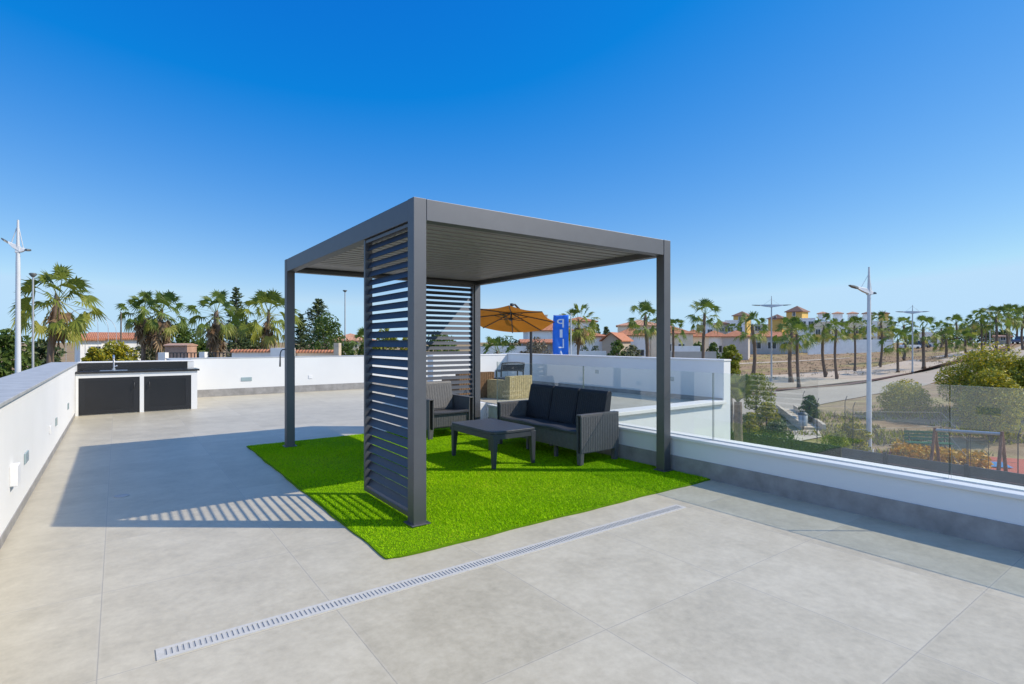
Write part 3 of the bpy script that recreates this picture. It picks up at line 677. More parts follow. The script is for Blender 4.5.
# ------------------------------------------------------------------ vegetation
def fan_leaf(mb, o, d, pet, Rl, rnd, droop, nf=15):
    d = d.normalized(); side = d.cross(Vector((0, 0, 1)))
    if side.length < .05: side = Vector((rng.uniform(-1, 1), rng.uniform(-1, 1), 0))
    side.normalize(); up = side.cross(d).normalized()
    tw = rng.uniform(-1.25, 1.25); side, up = side*math.cos(tw)+up*math.sin(tw), up*math.cos(tw)-side*math.sin(tw)
    P = o+d*pet-Vector((0, 0, 1))*droop*pet*.25
    wv = side*.02
    mb.add([o-wv, o+wv, P+wv*.6, P-wv*.6], [(0, 1, 2, 3)], r=min(1, rnd+.25))
    d2 = (d-Vector((0, 0, 1))*droop*.5).normalized(); up2 = side.cross(d2).normalized()
    span = R(115); prev = None
    for k in range(nf+1):
        a = -span+2*span*k/nf
        fd = d2*math.cos(a)+side*math.sin(a)+up2*(.12*math.cos(a*.5)+(.05 if k % 2 else -.05))
        q = P+fd*(Rl*.5*(.82+.18*math.cos(a)))
        if prev is not None:
            am = a-span/nf; td = d2*math.cos(am)+side*math.sin(am)
            tip = P+td*(Rl*(.85+.15*math.cos(am))*rng.uniform(.86, 1.08))-Vector((0, 0, 1))*(droop*Rl*.5*rng.uniform(.5, 1.4))
            rr = min(1, max(.01, rnd+rng.uniform(-.08, .08)))
            mb.add([P, prev, q, tip], [(0, 1, 2), (1, 3, 2)], r=rr)
        prev = q
def palm_proto(name, leaves, pet, Rl, lo, skirt, lmat, bare=.0, seed=0, yellow=.0):
    rng.seed(seed)
    t = thing(name, 'x', 'palm tree')
    mb = MB(); pts = []; rad = []
    bx_, by_ = rng.uniform(-.15, .15), rng.uniform(-.15, .15)
    for i in range(25):
        f = i/24; pts.append((bx_*math.sin(f*math.pi), by_*math.sin(f*math.pi), f)); rad.append((.115+.07*math.exp(-f*16)-.015*f)*(1+.07*(i % 2)))
    mb.tube(pts, rad, 9); mb.build('trunk', M['palm_trunk'], t)
    mb = MB()
    for k in range(leaves):
        f = (k+.5)/leaves; el = R(86-(86-lo)*f**.85+rng.uniform(-9, 9)); az = k*2.39996+rng.uniform(-.25, .25)
        d = Vector((math.cos(el)*math.cos(az), math.cos(el)*math.sin(az), math.sin(el)))
        rnd = .10+.42*f+rng.uniform(-.12, .16)+yellow*f
        if f > .86: rnd += .2
        fan_leaf(mb, Vector((0, 0, rng.uniform(-.2, .05))), d, pet*rng.uniform(.8, 1.15), Rl*rng.uniform(.85, 1.1), min(max(rnd, .02), 1), .35+.5*f)
    mb.build('crown', lmat, t)
    if skirt:
        mb = MB()
        for k in range(skirt):
            az = k*2.39996; z = -.25-1.25*k/skirt; el = R(-72+rng.uniform(-10, 14)); d = Vector((math.cos(el)*math.cos(az), math.cos(el)*math.sin(az), math.sin(el)))
            fan_leaf(mb, Vector((.1*math.cos(az), .1*math.sin(az), z)), d, .35, .62, rng.uniform(.1, 1), .6, 9)
        mb.build('dead_leaves', M['skirt'], t)
    return t
PROTO = {'clean': [], 'skirted': [], 'young': []}
def palm(kind, px, d, top, r_px, label, group, lean=0, gz=None, thick=None):
    lean = lean or rng.uniform(-.035, .035); thick = thick or rng.uniform(.85, 1.2); r_px *= rng.uniform(.92, 1.1)
    # r_px: crown radius in photo pixels; top: pixel row of the crown's top
    spec = {'clean': (22, .98, .60, -48, 0, M['palm'], 1.45), 'skirted': (26, 1.0, .62, -48, 30, M['palm'], 1.5), 'young': (36, 1.3, .74, -60, 8, M['palm_bright'], 2.0)}[kind]
    pool = PROTO[kind]; nm = {'clean': 'fan_palm', 'skirted': 'skirted_palm', 'young': 'young_palm'}[kind]
    fresh = len(pool) < (4 if kind == 'clean' else 2)
    g = onground(px, d)
    if gz is not None: g.z = gz
    if fresh: t = palm_proto(nm, *spec[:6], seed=10+len(pool)*7+len(kind)); pool.append(t)
    else: t = copy_tree(pool[rng.randrange(len(pool))], g)
    s = r_px*d/FPX/spec[6]*1.12; H = zpx(top, d)-g.z-1.3*s
    t.location = g; t.rotation_euler = (lean*.5, lean, rng.uniform(0, 6.28)); t['label'] = label
    if group: t['group'] = group
    for ch in t.children:
        if ch.name.startswith('trunk'): ch.scale = (s*thick, s*thick, H)
        else: ch.scale = (s, s, s); ch.location = (0, 0, H-.02)
    return t
def leafball(mb, c, r, n, size, shell=.55, up=.25):
    c = Vector(c)
    for _ in range(n):
        while True:
            q = Vector((rng.uniform(-1, 1), rng.uniform(-1, 1), rng.uniform(-1, 1)))
            if .02 < q.length < 1: break
        q = q.normalized()*(shell+(1-shell)*rng.random())**.6 if rng.random() < .75 else q
        p = c+Vector((q.x*r[0], q.y*r[1], q.z*r[2]))
        n1 = (Vector((rng.gauss(0, 1), rng.gauss(0, 1), rng.gauss(0, 1)))+q*.8+Vector((0, 0, up))).normalized(); u = n1.orthogonal().normalized()
        ang = rng.uniform(0, 6.28); u = u*math.cos(ang)+n1.cross(u)*math.sin(ang); v = n1.cross(u); s = size*rng.uniform(.6, 1.4)
        mb.add([p-u*s, p-v*s*.45, p+u*s, p+v*s*.45], [(0, 1, 2, 3)], r=max(.01, min(1, rng.betavariate(2, 2))))
def tree(name, label, px, d, top, W, m, n=1600, size=.22, trunk=.35, group=None, cat='tree', squash=1.0, seed=0, clumps=16, gz=None, base=0.0):
    rng.seed(seed+int(px)); g = onground(px, d)
    if gz is not None: g.z = gz
    H = zpx(top, d)-g.z; t = thing(name, label, cat, g, group=group); hw = W*d/FPX/2
    mb = MB(); cs = []; lo = H*trunk+base
    for k in range(clumps):
        az = k*2.4; f = (k+.5)/clumps; z = lo+(H-lo)*(.12+.78*f); rr = hw*.72*math.sqrt(max(.05, 1-(2*f-.85)**2))*rng.uniform(.55, 1.05)
        cs.append(Vector((rr*math.cos(az), rr*math.sin(az)*squash, z)))
    for q in cs:
        rc = hw*rng.uniform(.28, .46); rz = min(rc*.8, (H-lo)*.33); leafball(mb, q, (rc, rc, rz), n//clumps, size)
    tm = MB(); tr = max(.05, H*.022); tm.tube([(0, 0, -.1), (rng.uniform(-.1, .1), 0, H*.35), (0, rng.uniform(-.1, .1), H*.7)], [tr*1.3, tr, tr*.5], 8)
    for q in cs[::2]: tm.tube([(0, 0, max(.05, min(q.z*.6, H*.5))), (q.x*.5, q.y*.5, q.z*.8), q], [tr*.45, tr*.3, tr*.12], 5)
    tm.build('trunk' if cat == 'tree' else 'stem', M['bark'], t); mb.build('crown' if cat == 'tree' else 'foliage', m, t); return t
def conifer(label, px, d, top, W, seed=0, m='leaf_dark', n=2600):
    rng.seed(seed); g = onground(px, d); H = zpx(top, d)-g.z; hw = W*d/FPX/2
    t = thing('conifer', label, 'tree', g); mb = MB(); tm = MB(); tm.tube([(0, 0, -.1), (0, 0, H*.97)], [H*.02, .02], 7)
    nb_ = 70
    for k in range(nb_):
        f = (k/nb_)**.8; z = H*(.12+.86*f); L = hw*(1-f)**.75*rng.uniform(.6, 1.15)+.12; az = k*2.4+rng.uniform(-.3, .3)
        e = Vector((math.cos(az)*L, math.sin(az)*L, L*.25)); p0 = Vector((0, 0, z))
        tm.tube([p0, p0+e], [.03, .01], 4)
        for _ in range(n//nb_):
            s = rng.random()**.7; p = p0+e*s+Vector((rng.gauss(0, .12*L), rng.gauss(0, .12*L), rng.gauss(0, .10*L)))
            u = (e.normalized()+Vector((rng.gauss(0, .5), rng.gauss(0, .5), rng.gauss(0, .5)))).normalized(); v = u.orthogonal().normalized(); q = rng.uniform(.08, .2)*min(1, H/6)
            mb.add([p-u*q, p-v*q*.4, p+u*q, p+v*q*.4], [(0, 1, 2, 3)], r=max(.01, rng.betavariate(2, 2)))
    tm.build('trunk', M['bark'], t); mb.build('crown', M[m], t)

GP = 'palms along the right hand road'
# near / left palms
palm('young', 56, 27, 270, 40, 'large shaggy palm at the far left, right of the white street lamp', None, thick=1.25)
palm('skirted', 141, 50, 290, 20, 'left one of the twin tall palms with brown skirts above the kitchen', 'twin palms')
palm('skirted', 154, 50, 288, 23, 'right one of the twin tall palms with brown skirts, its trunk leaning', 'twin palms', lean=.07)
palm('skirted', 214, 42, 289, 22, 'bushy palm with long pale dead leaves left of the slim conifer', None)
palm('young', 268, 38, 292, 27, 'yellow green palm with brown trunk beside the left pergola post', None)
palm('skirted', 497, 48, 334, 17, 'short palm showing under the orange umbrella', None)
palm('young', 581, 46, 305, 22, 'open crowned palm just right of the blue flag', None)
palm('clean', 645, 48, 299, 20, 'tall palm just left of the right pergola post', None, thick=1.15)
# right side palms: px, base row, top row, crown radius px, label
RP = [(673, 60, 316, 14, 'pale grey palm close to the right of the right pergola post'),
 (703, 52, 296, 17, 'dark tall palm standing alone above the divider wall end'),
 (753, 62, 309, 16, 'palm just left of the twin arm street lamp'),
 (791, 57, 313, 16, 'left palm of the close pair under the tall yellow tower'),
 (799, 50, 318, 17, 'right lower palm of the close pair under the tall yellow tower'),
 (826, 62, 311, 15, 'taller palm of the two in front of the white row houses'),
 (837, 59, 316, 14, 'shorter palm of the two in front of the white row houses'),
 (855, 69, 314, 12, 'slim palm left of the big street lamp'),
 (868, 60, 318, 9, 'palm hidden behind the pole of the big street lamp'),
 (880, 72, 309, 13, 'palm just right of the big street lamp'),
 (898, 64, 326, 13, 'low dark palm between the big lamp and the second lamp'),
 (904, 80, 314, 12, 'thin brown stemmed palm left of the second lamp'),
 (924, 67, 313, 15, 'sturdy palm just right of the second lamp'),
 (941, 105, 319, 10, 'thin distant palm behind the sturdy one'),
 (946, 78, 326, 12, 'short leaning palm left of the big yellow bush'),
 (956, 100, 313, 10, 'tall thin palm rising behind the short leaning palm'),
 (966, 86, 329, 10, 'yellowish short palm over the left of the big bush'),
 (972, 112, 313, 10, 'slim distant palm left of the group above the bush'),
 (982, 82, 307, 12, 'first tall palm of the group above the big bush'),
 (985, 120, 313, 10, 'thin far palm behind the tall group above the bush'),
 (996, 80, 303, 13, 'palm beside the third lamp above the big bush'),
 (1007, 95, 303, 11, 'far slender palm left of the last near one'),
 (1009, 82, 302, 13, 'thick palm second from the right edge'),
 (1017, 120, 306, 10, 'distant palm between the last two near the right edge'),
 (1023, 84, 304, 13, 'last palm cut by the right edge of the photo'),
 (733, 110, 322, 8, 'tiny far palm above the divider wall end, among the houses')]
for px, d, top, r_, lab in RP: palm('clean', px, d, top, r_, lab, GP)

LT = 'trees beyond the left parapet'
tree('dense_tree', 'dark bushy tree at the left edge behind the white street lamp', 8, 30, 326, 60, M['leaf_green'], 2600, .16, .1, LT, seed=1)
tree('dense_tree', 'low dark tree under the shaggy palm', 42, 34, 336, 56, M['leaf_dark'], 2200, .16, .05, LT, seed=2)
tree('dense_tree', 'bright yellow flowering bush under the orange roofed white house', 116, 40, 341.5, 60, M['leaf_yellow'], 9500, .11, .02, LT, cat='bush', seed=3)
tree('dense_tree', 'yellow flowering bush against the right side of the shaggy palm', 94, 38, 342.5, 28, M['leaf_yellow'], 4500, .11, .02, LT, cat='bush', seed=4)
tree('dense_tree', 'olive grey round tree behind the twin palm trunks', 157, 55, 333, 42, M['leaf_olive'], 2200, .2, .05, LT, seed=5)
tree('dense_tree', 'dark green broad tree right of the twin palms', 181, 60, 321, 40, M['leaf_green'], 2400, .22, .08, LT, seed=6)
tree('dense_tree', 'low green tree between the broad tree and the bushy palm', 200, 50, 336, 34, M['leaf_green'], 1500, .2, .05, LT, seed=7)
conifer('slim pointed conifer between the two leafy palms', 236, 48, 285, 36, 3)
tree('dense_tree', 'dark tree filling the space between slim conifer and yellow green palm', 246, 50, 318, 46, M['leaf_dark'], 2400, .2, .05, LT, seed=8)
conifer('dark broad conifer right of the left pergola post', 318, 52, 297, 60, 5, n=3600)
conifer('small dark conifer close to the left pergola post', 301, 50, 312, 30, 6)
tree('dense_tree', 'olive crowned tree with pale stems in front of the broad conifer', 327, 44, 313, 46, M['leaf_green'], 3200, .12, .25, LT, seed=9)
palm('clean', 363, 60, 326, 16, 'dark feathery palm behind the clipped hedge', None)
tree('dense_tree', 'lime yellow bush seen through the near louver screen', 385, 40, 326, 40, M['leaf_lime'], 2200, .15, .02, LT, cat='bush', seed=10)
tree('dense_tree', 'lime green bush seen through the louvers, right of the lime yellow one', 408, 40, 330, 30, M['leaf_yellow'], 1600, .15, .02, LT, cat='bush', seed=11)
tree('dense_tree', 'green tree behind the rear louver screen', 440, 55, 330, 46, M['leaf_green'], 1600, .2, .05, LT, seed=12)
MT = 'bushes among the houses'
tree('shrub', 'wide low green garden tree behind the umbrella and short palm', 506, 84, 339, 56, M['leaf_green'], 2200, .2, .05, MT, 'bush', seed=40)
tree('shrub', 'dry grey shrub behind the umbrella pole', 536, 60, 338, 44, M['leaf_dry'], 1800, .16, .02, MT, 'bush', seed=13)
tree('shrub', 'green bush in front of the beige gabled house', 617, 60, 337, 22, M['leaf_green'], 1300, .16, .02, MT, 'bush', seed=14)
tree('shrub', 'lower olive bush beside the tall palm trunk', 632, 58, 343, 26, M['leaf_olive'], 1300, .16, .02, MT, 'bush', seed=15)
tree('dense_tree', 'far dark round tree on the skyline between two roofs', 606, 150, 325, 10, M['leaf_dark'], 500, .4, .1, MT, seed=16)
tree('dense_tree', 'far dark tree touching the roof left of the right pergola post', 596, 140, 323, 12, M['leaf_green'], 500, .4, .1, MT, seed=17)
tree('shrub', 'green garden bush left of the tall lone palm', 697, 90, 341, 16, M['leaf_green'], 600, .25, .02, MT, 'bush', seed=18)
tree('shrub', 'green garden bush right of the tall lone palm', 713, 90, 341, 14, M['leaf_green'], 600, .25, .02, MT, 'bush', seed=19)
NB = 'yellow green bushes beside the road and playground'
tree('shrub', 'tall lime yellow shrub right above the divider wall end', 730, 26, 343, 26, M['leaf_lime'], 4200, .065, .60, NB, 'bush', seed=20)
tree('shrub', 'lime yellow shrub spreading behind the glass left of the stairs', 757, 33, 372, 38, M['leaf_lime'], 3000, .07, .1, NB, 'bush', seed=21)
tree('shrub', 'rounded green and orange shrub in the middle of the garden bank', 767, 25, 401, 32, M['leaf_yellow'], 3600, .055, .02, NB, 'bush', seed=22)
tree('shrub', 'low green shrub left of the cream stairs', 777, 21, 418, 36, M['leaf_green'], 3200, .05, .02, NB, 'bush', seed=23)
tree('shrub', 'orange flowering shrub behind the young palm trunk', 748, 22, 410, 26, M['leaf_yellow'], 2800, .055, .02, NB, 'bush', seed=24)
tree('shrub', 'dark green shrub behind the top of the cream stairs', 810, 30, 394, 20, M['leaf_green'], 1100, .09, .05, NB, 'bush', seed=25)
tree('shrub', 'yellow flowering shrub left of the big lamp pole', 852, 22, 421, 34, M['leaf_yellow'], 3600, .05, .02, NB, 'bush', seed=26)
tree('shrub', 'low yellow green shrub right of the footpath', 838, 20, 432, 36, M['leaf_lime'], 3400, .05, .02, NB, 'bush', seed=27)
tree('shrub', 'wide pale yellow bush behind the glass right of the big lamp', 904, 31, 384, 62, M['leaf_yellow'], 9000, .055, .02, NB, 'bush', seed=28)
tree('shrub', 'huge yellow green bush at the right edge above the glass', 992, 29, 352, 104, M['leaf_yellow'], 24000, .062, .02, NB, 'bush', seed=29, clumps=26)
tree('shrub', 'yellow flowering lower front of the huge bush', 990, 24, 368, 66, M['leaf_yellow'], 12000, .055, .02, NB, 'bush', seed=30, clumps=22)
tree('shrub', 'green bush at the far right edge beside the huge bush', 1036, 27, 352, 60, M['leaf_lime'], 9000, .065, .02, NB, 'bush', seed=31)
tree('dense_tree', 'dark far trees behind the palm group on the right', 975, 140, 324, 36, M['leaf_dark'], 1500, .35, .05, 'far trees on the right', seed=32)
tree('dense_tree', 'second far dark tree at right between palm trunks', 1001, 150, 331, 26, M['leaf_dark'], 1100, .35, .05, 'far trees on the right', seed=33)
tree('dense_tree', 'far dark tree left of the far white building', 948, 150, 329, 18, M['leaf_dark'], 700, .35, .05, 'far trees on the right', seed=34)

# young palm in the villa garden, seen through the glass
g = at(738, 440, 10.4); g.z = GZ
t = thing('garden_palm', 'young grey palm with upright fronds behind the glass beside the divider wall', 'palm tree', g); rng.seed(5)
mb = MB(); ztop = zpx(402, 10.4)-GZ
mb.tube([(0, 0, 0), (.03, 0, ztop*.5), (0, 0, ztop)], [.13, .095, .07], 10); mb.tube([(.14, .1, 0), (.13, .08, ztop*.6), (.08, .05, ztop*.86)], [.09, .07, .05], 10); mb.build('trunk', M['palm_trunk'], t)
mb = MB()
for k in range(9):
    az = k*2.4+1.2; el = R(82-4.0*k); d = Vector((math.cos(el)*math.cos(az), math.cos(el)*math.sin(az), math.sin(el))); L = rng.uniform(.55, .8); pts = [Vector((0, 0, ztop))+d*(L*s)-Vector((0, 0, .18*s*s)) for s in (0, .25, .5, .75, 1)]
    sd = d.cross(Vector((0, 0, 1))).normalized()
    for i in range(28):
        s = .12+.86*i/28; j = min(3, int(s*4)); p = pts[j].lerp(pts[j+1], s*4-j); l = .22*math.sin(math.pi*min(.98, s*.8+.2))+.03
        for sg in (-1, 1):
            tip = p+sd*sg*l+d*l*.6-Vector((0, 0, .04)); mb.add([p, p+d*.045, tip], [(0, 1, 2)], r=.2+.4*rng.random())
    mb.tube(pts, [.016, .013, .01, .007, .003], 5)
mb.build('crown', M['palm_bright'], t)

# loose ground cover
def scatter(name, box, n, m, h, seed, d_lo=10, d_hi=60):
    rng.seed(seed); mb = MB(); pxa, pxb = box; P = []
    while len(P) < n:
        px = rng.uniform(pxa, pxb); d = math.exp(rng.uniform(math.log(d_lo), math.log(d_hi))); a, b = ray(px); P.append((a*d, b*d))
    z = T([p[0] for p in P], [p[1] for p in P])
    for (x, y), zz in zip(P, z):
        s = rng.uniform(.4, 1.2)*h; r_ = rng.random()
        dd = x*math.sin(YAW)+y*math.cos(YAW); pq = 512+FPX*(x*math.cos(YAW)-y*math.sin(YAW))/dd
        if (pq > 872 and dd < 21.8) or (752 < pq < 826 and dd < 22.5) or 34 < dd < 56: continue
        if math.sin(x*.9)*math.sin(y*.7)+.4*math.sin(x*2.3+y*1.9) < -.15: continue
        for k in range(4):
            az = rng.uniform(0, 6.28); l = rng.uniform(.3, .9)*s; p = Vector((x+rng.gauss(0, .12), y+rng.gauss(0, .12), zz-.01)); u = Vector((math.cos(az), math.sin(az), 0))*.035
            mb.add([p-u, p+u, p+Vector((math.cos(az+1)*l*.5, math.sin(az+1)*l*.5, l))], [(0, 1, 2)], r=max(.01, min(1, r_+rng.uniform(-.2, .2))))
    o = mb.build(name, m); o['kind'] = 'stuff'
scatter('scrub', (740, 1060), 5200, M['leaf_lime'], .35, 1, 17, 42)
scatter('dry_grass', (735, 1060), 6000, M['leaf_dry'], .32, 2, 17, 45)
scatter('field_weeds', (670, 960), 4200, M['leaf_dry'], .35, 3, 62, 150)
mb = MB(); rng.seed(77)
for k in range(1500):
    f = rng.random(); px = 893+f*95; d = 22.3-f*2.6+rng.gauss(0, .35); p = onground(px, d); s = rng.uniform(.05, .1)
    leafball(mb, (p.x, p.y, p.z+rng.uniform(.05, .45)), (.12, .12, .1), 4, s, .3)
o = mb.build('flowers', M['flower']); o['kind'] = 'stuff'

# ------------------------------------------------------------------ houses
def house(name, label, cat, px, d, W, D, eave, ridge, wall, roof, kind='hip', yaw=0, wins=(), chim=None, gz=None, over=.35, door=None):
    # W, D metres; eave, ridge: pixel rows; wins: (x, z, w, h) on the front, z from the ground
    g = onground(px, d)
    if gz is not None: g.z = gz
    a, b = ray(px); t = thing(name, label, cat, g, math.atan2(-a, b)*1.0+R(yaw))
    H = zpx(eave, d)-g.z; Hr = zpx(ridge, d)-g.z
    mb = MB(); mb.box(-W/2, W/2, 0, D, -.8, H)
    if kind == 'gable_front': mb.prism([(-W/2, H+.001), (W/2, H+.001), (0, Hr-.12)], lambda u, v, q: (u, q, v), .0, D)
    mb.build('wall', M[wall], t)
    o = over; mb = MB()
    if kind == 'hip':
        r_ = min(W, D)/2*.98
        x = max(0.05, W/2-r_); y0, y1 = (D/2-max(.05, D/2-r_), D/2+max(.05, D/2-r_))
        A = [(-W/2-o, -o, H), (W/2+o, -o, H), (W/2+o, D+o, H), (-W/2-o, D+o, H)]
        if W >= D: top = [(-x, D/2, Hr), (x, D/2, Hr)]; fs = [(4, 5, 9, 8), (5, 6, 9), (6, 7, 8, 9), (7, 4, 8)]
        else: top = [(0, y0, Hr), (0, y1, Hr)]; fs = [(4, 5, 8), (5, 6, 9, 8), (6, 7, 9), (7, 4, 8, 9)]
        mb.add([(p[0], p[1], p[2]+.002) for p in A]+[(p[0], p[1], p[2]+.14) for p in A]+top, [(3, 2, 1, 0)]+[(i, (i+1) % 4, 4+(i+1) % 4, 4+i) for i in range(4)]+fs)
    elif kind == 'gable':
        pr = [(-o, H-.05), (D/2, Hr-.12), (D+o, H-.05), (D+o, H+.1), (D/2, Hr), (-o, H+.1)]
        mb.prism(pr, lambda u, v, q: (q, u, v), -W/2-o, W/2+o)
    elif kind == 'gable_front':
        pr = [(-W/2-o, H-.06), (0, Hr-.12), (W/2+o, H-.06), (W/2+o, H+.1), (0, Hr), (-W/2-o, H+.1)]
        mb.prism(pr, lambda u, v, q: (u, q, v), -o, D+o)
    elif kind == 'flat':
        mb.box(-W/2-.06, W/2+.06, -.06, D+.06, H+.002, H+.22)
    rf = mb.build('roof', M[roof], t)
    if chim:
        mb = MB(); x, w_, h_ = chim; mb.box(x-w_/2, x+w_/2, D*.4, D*.4+w_, H, Hr+h_-.12); mb.box(x-w_/2-.08, x+w_/2+.08, D*.4-.08, D*.4+w_+.08, Hr+h_-.119, Hr+h_); mb.build('chimney', M['wall_cream'], rf)
    for x, z, w_, h_ in wins:
        mb = MB(); mb.box(x-w_/2, x+w_/2, -.02, -.003, z, z+h_); wn = mb.build('window', M['window'], t)
        mb = MB(); f = .09
        for q in ((x-w_/2-f, x+w_/2+f, z+h_, z+h_+f), (x-w_/2-f, x+w_/2+f, z-f, z), (x-w_/2-f, x-w_/2, z+.001, z+h_-.001), (x+w_/2, x+w_/2+f, z+.001, z+h_-.001), (x-.03, x+.03, z+.001, z+h_-.001)): mb.box(q[0], q[1], -.08, -.0205 if q[1]-q[0] < .07 else -.002, q[2], q[3])
        mb.build('frame', M['frame'], wn)
    if door:
        x, w_, h_ = door; mb = MB(); mb.box(x-w_/2, x+w_/2, -.04, -.003, .0, h_); mb.build('door', M['shutter'], t)
    return t
def W2(pxw, d): return pxw*d/FPX
house('house', 'long white house with orange tiled roof left of the twin palms', 'house', 120, 62, W2(40, 62), 6, 339, 332, 'wall_white', 'roof', 'gable', 6, ((-1.4, 2.4, .8, 1.1), (1.2, 2.4, .8, 1.1)))
house('house', 'white wing with arched porch and orange roof behind the shaggy palm', 'house', 91, 60, W2(17, 60), 5, 340, 333, 'wall_white', 'roof', 'gable', 6, ((.4, 2.6, .9, 1.3),))
house('house', 'pale house with ochre roof above the clipped hedge', 'house', 352, 78, W2(44, 78), 7, 341, 333, 'wall_cream', 'roof_pale', 'hip', 4, ((-1.2, 3.4, .9, .9), (.3, 3.4, .9, .9), (1.8, 3.4, .9, .9)))
house('house', 'house with dark orange roof and chimney just left of the blue flag', 'house', 550, 80, W2(44, 80), 8, 331, 317, 'wall_white', 'roof', 'hip', 8, ((-1.5, 2.6, 1, 1.2), (.8, 2.6, 1, 1.2)), chim=(-.3, .7, .5))
house('garden_annex', 'low annex with orange roof strip right of the umbrella pole', 'house', 541, 70, W2(36, 70), 4, 343, 339, 'wall_stone', 'roof', 'gable', 6)
house('house', 'white two storey house behind the open crowned palm', 'house', 580, 92, W2(32, 92), 7, 322, 316, 'wall_white', 'roof', 'hip', 4, ((-1, 4.2, .9, 1.1), (1, 4.2, .9, 1.1)))
house('house', 'white bungalow with orange roof and green hedge in front', 'house', 586, 78, W2(42, 78), 7, 337, 330, 'wall_white', 'roof', 'hip', 4, ((1.0, .9, 1.2, 1.1), (-1.2, .9, 1, 1.1)), door=(2.3, .9, 2.1))
house('house', 'beige house whose gable faces us behind the green bush', 'house', 611, 76, W2(18, 76), 7, 341, 332, 'wall_beige', 'roof', 'gable_front', -14, ((-.4, 1.2, .5, 1.3),))
house('house', 'orange roofed house with dark awnings left of the tall palm', 'house', 632, 84, W2(34, 84), 8, 336, 327, 'wall_white', 'roof', 'hip', 4, ((-1.2, 2.0, 1.2, .9), (1.2, 2.0, 1.2, .9)))
house('house', 'higher pale house with orange roof behind the tall palm', 'house', 640, 104, W2(44, 104), 8, 326, 319, 'wall_cream', 'roof_pale', 'hip', 2, ((-2, 4, 1, 1), (1.5, 4, 1, 1)))
house('house', 'cream house behind the right pergola post and grey palm', 'house', 672, 96, W2(40, 96), 8, 334, 325, 'wall_cream', 'roof', 'hip', 3, ((1.6, 2.2, 1, 1.2), (-.6, 2.2, 1, 1.2)))
house('house', 'cream house with orange roof left of the lone palm trunk', 'house', 694, 100, W2(28, 100), 7, 337, 329, 'wall_cream', 'roof', 'hip', 3, ((-1, 1.6, 1, 1.2), (1, 1.6, 1, 1.2)), door=(0, .9, 2))
house('house', 'white fronted house with orange roof right of the lone palm trunk', 'house', 715, 102, W2(24, 102), 7, 337, 330, 'wall_white', 'roof', 'hip', 3, ((-1, 1.4, 1, 1.2), (1.2, 1.4, 1, 1.2)))
house('house', 'grey beige house with orange roof under the white block', 'house', 735, 100, W2(24, 100), 7, 337, 330, 'wall_grey', 'roof', 'hip', -4, ((-.5, 1.4, 1.2, 1.3),))
house('tower_house', 'small grey tower with brown tiled cap among the roofs', 'house', 722, 112, W2(11, 112), 2.4, 324, 321, 'wall_grey', 'roof_brown', 'hip', 3, ((0, 5.0, .7, .8),))
house('block', 'white cubic block left of the small grey tower', 'house', 710, 125, W2(16, 125), 5, 324, 323, 'wall_white', 'wall_white', 'flat', 2, ((0, 4.5, 1, 1),))
house('block', 'white cubic block right of the small grey tower', 'house', 735, 125, W2(18, 125), 5, 321, 320, 'wall_white', 'wall_white', 'flat', 2, ((-1, 5, 1, 1), (1, 5, 1, 1)))
house('block', 'low grey villa behind the twin arm street lamp', 'house', 772, 118, W2(46, 118), 8, 337, 331, 'wall_grey', 'roof', 'hip', 3, ((-3, 1.2, 1.6, 1.4), (0, 1.2, 1.6, 1.4), (3, 1.2, 1.6, 1.4)))
house('block', 'long white building carrying the two small yellow towers', 'house', 762, 140, W2(54, 140), 7, 325, 324, 'wall_white', 'wall_white', 'flat', 2, ((-4, 5.3, 1.2, 1.2), (-1, 5.3, 1.2, 1.2), (2, 5.3, 1.2, 1.2), (5, 5.3, 1.2, 1.2)))
for px, w_, e, r_, lab in ((740, 13, 316, 311, 'leftmost yellow tower with brown tiled cap, above the grey beige house'), (775, 13, 319, 314, 'middle small yellow tower with brown cap right of the twin arm lamp')):
    house('tower_house', lab, 'tower', px, 134, W2(w_, 134), 3.2, e, r_, 'wall_yellow', 'roof_brown', 'hip', -18, ((0, 8.0, .6, .8),))
house('tower_house', 'tallest yellow tower with brown roof above the close pair of palms', 'tower', 794, 128, W2(15, 128), 3.6, 312, 305.5, 'wall_yellow', 'roof_brown', 'hip', -22, ((0, 8.6, .6, .9),))
house('block', 'white and yellow apartment wing right of the tallest yellow tower', 'house', 806, 126, W2(16, 126), 6, 319, 318, 'wall_white', 'wall_white', 'flat', 2, ((-.5, 6, .9, 1.2), (1, 6, .9, 1.2)))
RH = 'row houses above the brown field'
